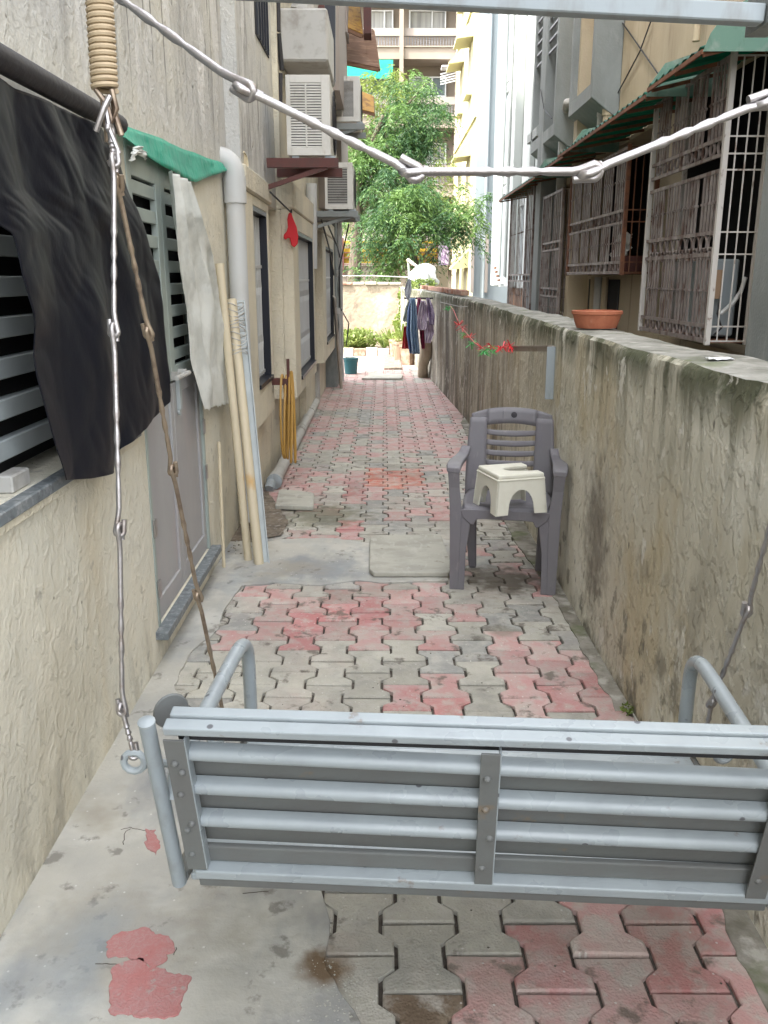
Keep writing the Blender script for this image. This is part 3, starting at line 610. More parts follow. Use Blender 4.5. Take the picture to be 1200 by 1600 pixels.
strip('dark_panel', [(501, -60), (524, -60), (524, 128), (520, 120), (509, 70)], 8.0, .06, 'navy')
strip('shutter_panel', [(474, -60), (486, -60), (486, 38), (476, 30)], 8.15, .05, 'steelblue')
strip('white_trim', [(506, 72), (509, 76), (520, 122), (516, 124)], 7.9, .04, 'pvc_white')
for k in range(14):
    z = a.z - .35 + k * .26; MB().tube([(-.775 + .02 * (k % 2), 7.02, z), (-.77, 7.03 - .02 * (k % 2), z + .24)], .020, 6).build('knotted_cord', 'cable' if k % 2 else 'rod_black', lb)
# upper dark beam & far upper boxes (behind outdoor units)
lv('upper_box', (-.78, 8.9, 3.2), (-.42, 10.8, 6.5), 'taupe'); lv('upper_box', (-.78, 10.9, 2.3), (-.50, 12.9, 6.5), 'taupe')
lv('base_band', (LX + .011, 9.1, -.04), (LX + .08, 13.0, .60), 'paint')
# pilaster beyond third bay with conduits
for k, (x, y) in enumerate(((-.62, 12.35), (-.60, 12.5), (-.64, 12.7))):
    pts = [(x + .015 * nz(i * .7, k), y + .02 * nz(i, k + 9), .05 + i * .16) for i in range(17)]
    MB().tube(pts, .018 + .008 * (k == 1), 6).build('conduit', ('pvc_grey', 'cablew', 'rod_black')[k], lb)
lv('pilaster', (LX + .081, 12.25, -.04), (-.66, 13.09, 2.6), 'greycon')
for z in (1.5, 1.0): lv('junction_box', (-.655, 12.3, z), (-.61, 12.42, z + .09), 'pvc_grey', .004)
# plants' shade net etc. far

# green plastic sheet nailed above the door
def gs(u, v):
    y = 3.0 + u * 2.2; zt_ = 1.992 + .115 * u + .010 * nz(u * 5, 2)
    zb_ = 1.952 - .035 * math.sin(math.pi * u) if u < .55 else (1.918 + (u - .55) / .45 * .165)
    return (LX + .012 + .030 * (1 - v) * (.6 + nz(u * 6, v) * .5) + .006 * nz(u * 14, v * 3), y, zb_ + (zt_ - zb_) * v)
MB().grid(gs, 36, 6).build('green_sheet', 'green_sheet', solid=.0012, smooth=True, label='thin green plastic sheet nailed above the louvred door', cat='plastic sheet')
MB().tube([(LX + .055, -.6, 1.965), (LX + .055, 1.6, 1.962), (LX + .055, 2.98, 1.968)], .030, 12).build('curtain_pipe', 'rod_black', smooth=True, label='thick dark pipe that carries the black tarpaulin', cat='pipe')
# black tarpaulin over the window
Lp = [AX(*p, LX + .04) for p in ((-120, 72), (-70, 300), (-8, 365), (34, 540), (58, 680), (80, 752))]
Rp = [AX(*p, LX + .05) for p in ((150, 201), (182, 262), (212, 350), (240, 440), (252, 560), (253, 628))]
Bp = [AX(*p, LX + .05) for p in ((88, 750), (128, 748), (173, 738), (176, 712), (180, 700), (220, 662), (253, 628))]
def tarp(u, v):
    a = lerp_poly(Lp, v); b = lerp_poly(Rp, v)
    p = a.lerp(b, u)
    if v > .7:
        w_ = (v - .7) / .3; bt = lerp_poly(Bp, u); p = p.lerp(bt, w_ ** 1.5)
    f = .007 * abs(math.sin(u * 9 + 2.5 * v)) ** .7 * (.2 + v) + .006 * math.sin(u * 17 + 3 * v + 2 * nz(u * 3, v * 2)) * (.15 + v) + .022 * nz(u * 4, v * 3) + .016 * (abs(nz(u * 5 + v * 2, v * 4)) - .3) + .004 * abs(nz(u * 14, v * 11 - u * 6)) 
    return (p.x + .022 + f, p.y + .01 * nz(u * 9, v * 9), p.z)
MB().grid(tarp, 120, 110).build('tarpaulin', 'black_sheet', solid=.0015, smooth=True, label='torn black tarpaulin hanging from the dark pipe over the louvred window', cat='tarpaulin')
# white woven sheet on the door
Lw = [AX(*p, LX + .03) for p in ((252, 266), (258, 330), (270, 410), (284, 480), (292, 560), (310, 640))]
Rw = [AX(*p, LX + .03) for p in ((286, 284), (296, 340), (318, 400), (334, 470), (350, 560), (366, 628))]
def wsheet(u, v):
    p = lerp_poly(Lw, v).lerp(lerp_poly(Rw, v), u)
    k = .03 * (1 - abs(math.sin(u * 9 + 1.5 * v))) * (1 - .55 * v)                       # gathered folds at the top
    dgl = u + v * 1.1 - 1.15; k += .022 * math.exp(-(dgl * 9) ** 2)                      # long diagonal crease
    k += .014 * abs(nz(u * 3 + v, v * 4, 2)) + .004 * abs(nz(u * 8, v * 14, 5))
    return (p.x + .012 + k, p.y + .012 * nz(v * 9, 1) * (u > .5) , p.z + (.022 * nz(u * 25, 3) if v > .98 else 0))
MB().grid(wsheet, 60, 150).build('woven_sheet', 'white_cloth', solid=.001, smooth=True, label='crumpled white woven sheet hung over the louvred door leaf', cat='sheet')
# scrap in the louvres
MB().grid(lambda u, v: Vector(AX(196 + 22 * u, 238 + 14 * v - 10 * math.sin(u * 3), LX + .02)) + Vector((.02 * nz(u * 5, v * 5) + .02, 0, 0)), 10, 8).build('rag', 'white_cloth', solid=.003, smooth=True, label='small pale rag stuck through the top louvre of the door', cat='rag')
# brick behind the near window, bottom corner
MB().box((LX - .055, 2.06, .986), (LX - .01, 2.17, 1.03)).build('brick_piece', 'pvc_grey', bevel=.004, label='pale block resting on the granite window sill', cat='block')

# ------------------------------------------------------------------ pipes on the left
dp = thing('downpipe', (-.86, 5.15, 0), 'wide white soil pipe with an elbow running down beside the first bay', 'pipe')
px_, py_ = -.835, 5.14
MB().tube([(px_, py_, .05), (px_, py_, 1.90)], .054, 20).build('pipe', 'pvc_white', dp, smooth=True)
MB().tube([(px_, py_, 1.90), (px_, py_, 2.04)], .064, 20).tube([(px_, py_, 2.035)] + [(px_ - .09 * (1 - math.cos(t * .1745)), py_, 2.05 + .09 * math.sin(t * .1745)) for t in range(10)] + [(px_ - .16, py_, 2.14)], .059, 20).build('elbow', 'pvc_white', dp, smooth=True)
q = AX(375, 262, -.80)
vc = MB().lathe([(.001, 0), (.052, 0), (.056, .006), (.056, .02), (.044, .026), (.044, .018), (.001, .018)], (-.835, 5.42, 2.155), 20, (1, -.25, .1)); vc.build('vent_cap', 'pvc_cream', smooth=True, label='round perforated vent cap on the wall above the white pipe', cat='vent cap')
for k in range(6):
    pass
def lean(name, p0, p1, r, m, label, n=12, **k):
    return MB().tube([p0, Vector(p0).lerp(Vector(p1), .5) + Vector((0, 0, -.004)), p1], r, n).build(name, m, smooth=True, label=label, cat='pipe', **k)
f0 = G(402, 880); 
lean('leaning_pipe', G(388, 876), AX(343, 412, -.85), .022, 'pvc_cream', 'leaning cream pipe with an orange paint stain, its tip the highest')
lean('leaning_pipe', G(405, 882), AX(362, 468, -.82), .026, 'pvc_cream', 'second leaning cream pipe, shorter and tied with white string')
ch = thing('leaning_channel', G(415, 880), 'pale greenish plastic channel leaning at the right of the cream pipes', 'channel')
a_, b_ = G(415, 880, .0), AX(376, 470, -.80)
MB().bar(a_, b_, .040, .006).bar(a_ + Vector((.017, .0, .0)), b_ + Vector((.017, 0, 0)), .006, .028).build('channel_web', 'louvre', ch)
for k in range(11):
    t = .985 - k * .018; c = f0.lerp(AX(366, 470, -.81), t) + Vector((0, -.01, 0))
    st = MB().tube([c + Vector((.050 * math.cos(x * .6283), .040 * math.sin(x * .6283), .012 * math.sin(x * 1.2 + k))) for x in range(10)], .003, 5, closed=True)
    if k == 0: string = thing('string_binding', c, 'loops of white string tying the leaning pipes together', 'string')
    st.build('string_loop', 'pvc_grey', string)
lean('thin_strip', G(350, 888), AX(342, 690, -.87), .009, 'pvc_cream', 'short thin cream strip standing against the wall by the door', 8)
gp = thing('ground_pipe', (-.78, 8, 0), 'grey drain pipe lying along the foot of the left wall', 'pipe')
A0, A1 = Vector((-.80, 6.15, .062)), Vector((-.815, 10.3, .062))
MB().tube([A0, A0.lerp(A1, .5), A1], .047, 16).build('pipe', 'pvc_grey', gp, smooth=True)
for t in (.0, .22, .5, .8): MB().tube([A0.lerp(A1, t), A0.lerp(A1, t + .025)], .055, 16).build('coupling', 'pvc_grey', gp, smooth=True)
MB().tube([A1, A1 + Vector((.0, .06, .01)), A1 + Vector((.0, .09, .07)), (-.82, 10.4, .55)], .050, 14).build('riser', 'pvc_grey', gp, smooth=True)
MB().lathe([(.01, 0), (.058, 0), (.058, .02), (.05, .024), (.01, .024)], A0 + Vector((0, -.005, 0)), 16, (0, -1, .0)).build('cap', 'steelblue', gp, smooth=True)
MB().tube([A0 + Vector((-.02, -.02, -.0)), A0 + Vector((-.03, -.08, -.04))], .035, 10).build('stub', 'steelblue', gp, smooth=True)
# hose on a red bracket
hk = thing('hose_bracket', (-.80, 6.45, .8), 'dark red steel bracket sticking out below the first window', 'bracket')
MB().box((-.811, 6.28, .745), (-.70, 6.36, .79)).box((-.705, 6.30, .60), (-.685, 6.325, .93)).build('arm', 'maroon', hk)
hs = thing('garden_hose', (-.70, 6.3, .7), 'coiled yellow garden hose hanging on the dark red bracket', 'hose')
for k in range(5):
    r_ = random.uniform(-.03, .02); pts = []; w0 = (.055, .042, .03, .06, .035)[k]
    for i in range(32):
        a = 2 * math.pi * i / 32
        pts.append((-.70 + (k - 2) * .019 + .012 * math.sin(a + k), 6.30 + w0 * math.sin(a + .3 * k) * (1.3 - .5 * math.cos(a)), .50 + (.33 + r_) * math.cos(a) + .01))
    MB().tube(pts, .0085, 7, closed=True).build('coil', 'hose', hs, smooth=True)
# red mitten hanging at the second bay
out = [(.0, 0), (.018, .01), (.03, -.03), (.055, -.09), (.065, -.15), (.06, -.20), (.035, -.225), (.012, -.21), (.004, -.165), (-.012, -.16), (-.025, -.175), (-.042, -.165), (-.04, -.14), (-.02, -.12), (-.008, -.09), (-.012, -.04)]
q = AX(438, 316, -.74)
MB().prism(out, (q.x + .02, 6.9, 1.965), (1.05, 0, 0), (0, 0, 1.1), .02).build('red_mitten', 'red_felt', bevel=.007, seg=2, label='bright red mitten-shaped cutout hanging beside the second window', cat='decoration')
MB().tube([AX(422, 300, -.74), (-.70, 6.9, 1.97), AX(455, 328, -.69)], .006, 6).build('hanging_stick', 'cable', label='short dark stick from which the red mitten hangs', cat='stick')
# leaning plank
a_, b_ = G(533, 606), Vector((-.66, 11.8, 1.25))
MB().bar(a_ + Vector((0, 0, .01)), b_, .14, .03, up=(1, .2, 0)).build('leaning_plank', 'wood', bevel=.004, label='long grey plank leaning against the far end of the left building', cat='plank')

# ------------------------------------------------------------------ air conditioners
def ac_unit(x0, x1, y0, y1, z0, z1, ns, label, cols=2, brk=True):
    o = thing('air_conditioner', ((x0 + x1) / 2, (y0 + y1) / 2, z0), label, 'air conditioner', 'outdoor units on brackets')
    MB().box((x0, y0 + .012, z0), (x1, y1, z1)).build('casing', 'ac', o, bevel=.012, seg=2)
    w_ = x1 - x0; mx = .10 * w_; rx = .20 * w_
    MB().box((x0 + mx, y0 + .006, z0 + .05), (x1 - rx, y0 + .0125, z1 - .05)).build('coil_panel', 'dark', o)
    xs = [(x0 + mx, (x0 + mx + x1 - rx) / 2 - .006), ((x0 + mx + x1 - rx) / 2 + .006, x1 - rx)] if cols == 2 else [(x0 + mx, x1 - rx)]
    for a, b in xs:
        for k in range(ns):
            z = z0 + .055 + (z1 - z0 - .11) * k / (ns - 1); MB().box((a, y0 - .002, z - (.0055 if cols == 2 and ns < 28 else .003)), (b, y0 + .0055, z + (.0055 if cols == 2 and ns < 28 else .003))).build('louvre_slat', 'ac' if cols == 2 and ns < 28 else 'pvc_grey', o)
    fr = MB().box((x0, y0 - .006, z0), (x0 + mx, y0 + .011, z1)).box((x1 - rx, y0 - .006, z0), (x1, y0 + .011, z1)).box((x0 + mx, y0 - .006, z1 - .048), (x1 - rx, y0 + .011, z1)).box((x0 + mx, y0 - .006, z0), (x1 - rx, y0 + .011, z0 + .048))
    if cols == 2: m_ = (x0 + mx + x1 - rx) / 2; fr.box((m_ - .0055, y0 - .005, z0 + .049), (m_ + .0055, y0 + .005, z1 - .049))
    fr.build('end_frame', 'ac', o, bevel=.002)
    cy, cz = y0 + (y1 - y0) * .40, (z0 + z1) / 2; r_ = (z1 - z0) * .42
    g = MB()
    for k in range(6): g.tube([(x1 + .012, cy + r_ * (k + 1) / 6 * math.cos(t * .3927), cz + r_ * (k + 1) / 6 * math.sin(t * .3927)) for t in range(16)], .004, 4, closed=True)
    for t in range(8): g.tube([(x1 + .014, cy, cz), (x1 + .012, cy + r_ * math.cos(t * .785), cz + r_ * math.sin(t * .785))], .003, 4)
    g.build('fan_grille', 'dark', o)
    if brk:
        for yy in (y0 + .12, y1 - .18):
            pass
        t = .045
        bm_ = 'maroon' if ns < 30 and cols == 2 and z0 < 2.6 else 'greycon'
        MB().box((-.80, y0 + .0, z0 - .075), (x1 + .05, y0 + .05, z0 - .015)).bar((-.80, y0 + .03, z0 - .20), (x1 - .03, y0 + .03, z0 - .07), .03, .03).build('bracket', bm_, o)
        MB().box((-.80, y1 - .2, z0 - .075), (x1 + .05, y1 - .15, z0 - .015)).build('bracket', bm_, o)
        MB().box((x1 - .04, y0 + .005, z0 - .0145), (x1 + .03, y0 + .045, z0 - .001)).build('foot', 'steelblue', o); MB().box((x0 + .03, y0 + .005, z0 - .0145), (x0 + .08, y0 + .045, z0 - .001)).build('foot', 'steelblue', o)
    return o
def acpx(xa, xb, ya, yb, Y, dep, ns, label, cols=2, brk=True):
    a = AY(xa, yb, Y); b = AY(xb, ya, Y); ac_unit(a.x, b.x, Y, Y + dep, a.z, b.z, ns, label, cols, brk)
acpx(449, 515, 117, 243, 6.3, .78, 24, 'large air conditioner unit on the red oxide bracket, nearest of the three')
acpx(512, 562, 119, 190, 9.9, .80, 30, 'air conditioner unit highest and farthest, below the wooden awning')
acpx(508, 551, 254, 327, 9.0, .80, 22, 'lower air conditioner unit on a grey bracket above the bays', 1)
MB().box((-.80, 8.98, AY(520, 332, 9).z - .04), (-.30, 9.9, AY(520, 332, 9).z)).build('bracket_shelf', 'greycon', lb)
# wooden and yellow awning pieces
def panel(name, pts, Y0, Y1, m, label, cat, frame='plybrown'):
    o = thing(name, AY(*pts[0], Y0), label, cat)
    P = [AY(*p, Y0 if i in (0, 1) else Y1) for i, p in enumerate(pts)]
    nrm = (P[1] - P[0]).cross(P[3] - P[0]).normalized() * .02
    mb = MB(); mb.add([*P, *[p + nrm for p in P]], [(0, 1, 2, 3), (7, 6, 5, 4), (0, 4, 5, 1), (1, 5, 6, 2), (2, 6, 7, 3), (3, 7, 4, 0)]); mb.build('board', m, o)
    mb = MB()
    for a, b in ((0, 1), (1, 2), (2, 3), (3, 0)): mb.bar(P[a] - nrm * .6, P[b] - nrm * .6, .035, .035)
    for t in (.35, .68): mb.bar(P[0].lerp(P[3], t) - nrm * .6, P[1].lerp(P[2], t) - nrm * .6, .03, .03)
    mb.build('batten', frame, o); return o
panel('wood_awning', [(528, 95), (592, 108), (583, 48), (525, 50)], 11.0, 11.6, 'plybrown', 'brown boarded awning jutting out above the air conditioners', 'awning')
panel('yellow_awning', [(540, 44), (566, 55), (560, 2), (536, -4)], 10.6, 11.2, 'plyyellow', 'yellow translucent awning with dark battens at the very top', 'awning')
panel('yellow_awning', [(562, 172), (584, 178), (583, 152), (560, 143)], 13.2, 13.8, 'plyyellow', 'small yellow awning behind the highest air conditioner', 'awning')
MB().box((-.50, 10.4, AY(530, 50, 10.4).z), (-.40, 10.9, 7)).build('awning_side', 'taupe', lb)
MB().box((AY(568, 0, 10.8).x, 10.7, AY(570, 52, 10.7).z), (AY(580, 0, 10.8).x, 11.0, 7)).build('awning_post', 'maroon', lb)
# cable lines hanging along the far left wall
for k, P in enumerate(([(545, 350, 12.2), (530, 420, 12.3), (531, 480, 12.3), (545, 505, 13.3), (541, 540, 13.3)], [(500, 335, 9.2), (515, 390, 11), (522, 430, 12)], [(505, 330, 9.1), (512, 350, 10), (527, 385, 12), (531, 402, 12.2)])):
    MB().tube([AY(*p) for p in P], .010, 5).build('loose_cable', 'cable', smooth=True, label=('black cable drooping past the corner of the far wall', 'thin black cable from the grey bracket down the wall', 'second black cable running under the lower air conditioner')[k], cat='cable')
MB().tube([AY(*p) for p in ((487, 287, 9.0), (487, 360, 9.0), (487, 420, 9.0))], .055, 12).build('short_pipe', 'pvc_white', smooth=True, label='white pipe section under the brown bracket between the windows', cat='pipe')

# ------------------------------------------------------------------ swing bench
BA = R(-3.8); BO = Vector((.163, 1.381, 0)); bu = Vector((math.cos(BA), math.sin(BA), 0)); bv = Vector((-math.sin(BA), math.cos(BA), 0))
def W(u, v, z): return BO + bu * u + bv * v + Vector((0, 0, z - (.022 + .018 * u) * max(0, (z - .4) / .4)))
sw = thing('swing_bench', W(0, .2, .35), 'grey painted steel swing bench with tubular arms seen from behind', 'swing bench')
zt, zb = .80, .40
def bk(z): return -.105 * (z - zb) / (zt - zb)       # recline of the back
bn = Vector((0, 0, 1)) * (zt - zb) + bv * (-.105); bn.normalize()          # up the back
bo_ = bu.cross(bn).normalized()                      # normal of the back, pointing away from the camera side
if bo_.dot(bv) > 0: bo_ = -bo_                       # now points to the camera
def bslab(u0, u1, z, h, d, off, m, name, par=sw, bevel=.003, seg=2):
    c = W((u0 + u1) / 2, bk(z), z) + bo_ * off
    return MB().obox(c, bu * (u1 - u0) / 2, bn * h / 2, bo_ * d / 2).build(name, m, par, bevel=bevel, seg=seg)
HL = .543
# top rail: two tubes side by side under a flat cap
bslab(-HL + .02, HL - .02, .800, .017, .026, .012, 'bench', 'top_rail'); bslab(-HL + .025, HL - .02, .805, .016, .022, -.0145, 'bench', 'top_rail')
bslab(-HL + .03, HL - .025, .776, .056, .003, -.012, 'dark', 'shade_strip')  # added strip; its dark colour stands for shade under the top rail
# slats, each a rolled channel: rounded outer lip plus a sloping web
def chan(z, name, h=.034):
    u0, u1 = -HL + .045, HL - .03; prof = []
    for a in range(7):
        t = math.pi * a / 6; prof.append((.010 + .012 * math.sin(t), .013 * math.cos(t)))
    prof += [(-.002, -.016), (-.012, -.078), (-.015, -.078), (-.006, -.014), (-.006, .013)]
    rings = []
    for u in (u0, u1): rings.append([W(u, bk(z), z) + bo_ * p + bn * q for p, q in prof])
    mb = MB(); mb.loft(rings)
    for k in range(len(mb.f)): mb.mi[k] = 1 if 6 <= k <= 9 else 0  # webs darker than lips: shade on the undersides put into the paint
    return mb.build(name, ['bench', 'bench_dull_shade'], sw, smooth=True)
for z in (.727, .645, .562): chan(z, 'back_slat')
bslab(-HL + .045, HL - .03, .500, .030, .004, -.02, 'bench_dull_shade', 'lower_web'); bslab(-HL + .03, HL - .03, .468, .040, .012, .002, 'bench_dull_shade', 'lower_web')
bslab(-HL + .03, HL - .01, .434, .022, .030, .016, 'bench', 'bottom_rail'); bslab(-HL + .032, HL - .012, .408, .026, .026, .012, 'bench_dull_shade', 'bottom_rail')
for u, w_ in ((-HL + .035, .036), (.020, .032), (HL - .04, .036)):
    st = bslab(u - w_ / 2, u + w_ / 2, .61, .325, .004, .0265, 'bench_dull_shade', 'back_strap', bevel=.001)
    MB().obox(W(u + w_ / 2, bk(.61), .61) + bo_ * .017, bu * .0018, bn * .162, bo_ * .011).build('strap_flange', 'bench', st)
    for z in (.72, .70, .645, .572, .555, .49):
        if u > 0 and z in (.70, .555): continue
        MB().lathe([(.001, 0), (.0065, 0), (.0062, .003), (.0035, .006), (.001, .0065)], W(u + (.006 if z in (.70, .572) else -.004), bk(z), z) + bo_ * .0284, 10, bo_).build('rivet', 'bench_dull_shade', st, smooth=True)
for sgn in (-1, 1):
    P0, P1 = W(sgn * (HL + .012), bk(.39) + .0, .385) + bo_ * .01, W(sgn * (HL + .012), bk(.79), .792) + bo_ * .01
    post = MB().tube([P0, P1], .0140, 18).build('back_post', 'steelblue', sw, smooth=True)
    MB().lathe([(.001, 0), (.0150, 0), (.0150, .004), (.010, .007), (.001, .008)], P1, 18, bn).build('post_cap', 'bench', post, smooth=True)
    # arm: loops forward and down to the seat
    u = sgn * (HL - .005); A = []
    for v, z in ((-.055, .60), (-.03, .632), (.02, .650), (.12, .655), (.30, .660), (.44, .662), (.50, .655), (.54, .632), (.558, .595), (.562, .54), (.562, .46), (.560, .38)): A.append(W(u, v, z))
    D = [];
    for i in range(len(A) - 1):       # smooth the polyline
        p0 = A[max(i - 1, 0)]; p1 = A[i]; p2 = A[i + 1]; p3 = A[min(i + 2, len(A) - 1)]
        for k in range(4):
            t = k / 4; D.append(.5 * ((2 * p1) + (p2 - p0) * t + (2 * p0 - 5 * p1 + 4 * p2 - p3) * t * t + (3 * p1 - 3 * p2 + p3 - p0) * t ** 3))
    D.append(A[-1])
    MB().tube(D, .0165, 18).build('arm', 'bench', sw, smooth=True)
    cc = W(sgn * (HL + .002), -.02, .765)
    MB().lathe([(.001, 0), (.031, 0), (.033, .004), (.031, .008), (.001, .008)], cc, 22, (bv * .8 + bu * .6 * sgn) * -1).build('lug_plate', 'bench_dull_shade', sw, smooth=True)
    MB().tube([W(sgn * (HL + .012), 0, .39), W(sgn * HL, .56, .37)], .016, 12).build('seat_side_rail', 'bench_dull_shade', sw, smooth=True)
    for v, zz in ((-.03, .66), (.50, .40)):
        c = W(sgn * (HL + .072), v, zz); 
        MB().tube([c + Vector((.019 * math.cos(t * .5236), 0, .019 * math.sin(t * .5236))) for t in range(12)], .007, 8, closed=True).tube([W(sgn * (HL + .03), v, zz), W(sgn * HL, v, zz)], .008, 8).build('hanger_eye', 'bench', sw, smooth=True)
for k in range(9):
    v = .02 + k * .061; MB().obox(W(0, v, .395), bu * (HL - .01), bv * .0285, Vector((0, 0, .008))).build('seat_slat', 'bench', sw, bevel=.004)

# ------------------------------------------------------------------ hooked rod chains
def hook_link(p0, p1, r, n0, n1, twist=True):
    p0, p1 = Vector(p0), Vector(p1); a = (p1 - p0); L = a.length; a.normalize()
    def perp(n): n = Vector(n); n = n - a * n.dot(a); return n.normalized()
    n0, n1 = perp(n0), perp(n1); Rr = 1.55 * r; pts = []; rad = []
    c0 = p0 + a * (Rr - r)
    pts += [c0 + n0 * Rr * 1.1 + a * (4.5 * r), c0 + n0 * Rr + a * (2 * r)]
    for k in range(7):
        t = math.pi * k / 6; pts.append(c0 + n0 * Rr * math.cos(t) - a * Rr * math.sin(t))
    # shift the shank back onto the axis
    s0 = c0 - n0 * Rr; s1 = p1 - a * (Rr - r) - n1 * Rr
    for k in range(1, 24):
        t = k / 24; q = s0.lerp(s1, t); e = min(t, 1 - t); 
        ax_ = p0.lerp(p1, t); pts.append(q.lerp(ax_, min(1, e * 9)))
    c1 = p1 - a * (Rr - r)
    for k in range(7):
        t = math.pi * k / 6; pts.append(c1 - n1 * Rr * math.cos(t) + a * Rr * math.sin(t))
    pts += [c1 + n1 * Rr - a * (2 * r), c1 + n1 * Rr * 1.1 - a * (4.5 * r)]
    m = len(pts); rad = [r * (1 + (.28 * math.sin(i * 2.2) if twist and m * .42 < i < m * .62 else 0)) for i in range(m)]
    return MB().tube(pts, rad, 9)
def chain(label, pts, r, m, n=(0, 1, 0), group=None):
    o = thing('swing_chain', pts[-1], label, 'chain', group)
    for i, (a, b) in enumerate(zip(pts[:-1], pts[1:])):
        n0 = (.25, 1, 0); n1 = (-1, .1, 0) if i % 2 else (1, .2, 0)
        ov = (Vector(b) - Vector(a)).normalized() * r * 1.2
        hook_link(Vector(a) - ov, Vector(b) + ov, r, n0, n1).build('rod_link', m, o, smooth=True)
    return o
HY = 1.56
top = AY(168, 158, HY)
def on_line(px, A, Bp_):      # point of segment A-B (in depth) seen at that pixel
    best = min(range(201), key=lambda k: (PX(A.lerp(Bp_, k / 200))[1] - px[1]) ** 2); Y = A.lerp(Bp_, best / 200).y; return AY(*px, Y)
eyeb = W(-HL - .072, -.03, .66) + Vector((0, 0, .018)); eyef = AY(352, 1130, 1.86)
chain('left rear swing chain of bright hooked rods in front of the tarpaulin', [AY(172, 205, HY - .01)] + [on_line(p, top, eyeb) for p in ((178, 250), (178, 516), (187, 828), (191, 1108))] + [eyeb], .0047, 'chrome')
chain('left front swing chain of brownish hooked rods slanting to the arm', [AY(176, 225, HY + .01)] + [on_line(p, top, eyef) for p in ((184, 290), (232, 520), (270, 735), (310, 932))] + [eyef], .0046, 'rodbrass')
rt = AY(1262, 520, 1.56); re = AY(1100, 1160, 1.84)
chain('right front swing chain passing behind the arm beside the boundary wall', [AY(1290, 300, 1.5), AY(1225, 740, 1.66), on_line((1167, 955), rt, re), on_line((1112, 1098), rt, re), re], .0055, 'chrome')
chain('right rear swing chain outside the edge of the picture', [AY(1290, 305, 1.48), W(.70, -.06, 1.15), W(.62, -.03, .66)], .0052, 'chrome')
# spring
sp = thing('spring', top, 'cream painted coil spring at the top left that carries the swing', 'spring')
s1 = AY(164, 142, HY) ; s0 = AY(148, -120, HY); K_ = 26; pts = []
for i in range(K_ * 14 + 1):
    t = i / (K_ * 14); a = t * K_ * 2 * math.pi; c = s1.lerp(s0, t); pts.append((c.x + .0185 * math.cos(a), c.y + .0185 * math.sin(a), c.z))
MB().tube(pts, .0046, 7).build('coil', 'spring', sp, smooth=True)
MB().tube([s1 + Vector((-.012, -.01, .0)), AY(168, 165, HY - .01), AY(176, 190, HY - .01), AY(182, 170, HY - .01), s1 + Vector((.014, -.01, 0))], .0046, 7).build('end_hook', 'rodbrass', sp, smooth=True)
for k, (pa, pb, pc, m) in enumerate((((150, 205), (163, 168), (172, 150), 'chrome'), ((164, 160), (170, 200), (186, 240), 'chrome'), ((176, 150), (180, 180), (190, 212), 'rodbrass'), ((160, 150), (166, 190), (168, 222), 'rodbrass'))):
    MB().tube([AY(*pa, HY - .02 + .01 * k), AY(*pb, HY - .025 + .012 * k), AY(*pc, HY - .02 + .01 * k)], .0050, 8).build('hook', m, sp, smooth=True)
# spare rod chain sagging across the top
gy = .98
cp = [AY(60, -95, gy + .14), AY(384, 140, gy + .02), AY(644, 268, gy), AY(922, 268, gy), AY(1196, 158, gy + .03), AY(1420, 20, gy + .1)]
o = thing('spare_chain', cp[2], 'shiny hooked rod chain sagging across the top of the view', 'chain')
for i, (a, b) in enumerate(zip(cp[:-1], cp[1:])):
    s_ = 1 if i % 2 else -1; ov = (b - a).normalized() * .006
    hook_link(a - ov, b + ov, .0046, (0, 1, .3), (0, .25, s_)).build('rod_link', 'chrome', o, smooth=True)
# top steel beam
tb = thing('overhead_beam', (.1, 2, 2.3), 'grey square steel beam crossing overhead at the top edge', 'beam')
p0, p1 = AY(300, -22, 2.0), AY(1190, 24, 2.0)
MB().bar(p0, p1, .040, .036).build('square_tube', 'steelblue', tb, bevel=.003)
MB().bar(p0 + Vector((0, .055, .012)), p1 + Vector((0, .055, .012)), .05, .01).build('beam_flange', 'greycon', tb)
MB().box((p1.x + .003, 1.96, p1.z - .02), (p1.x + .05, 2.09, 2.6)).build('hanger', 'greycon', tb)

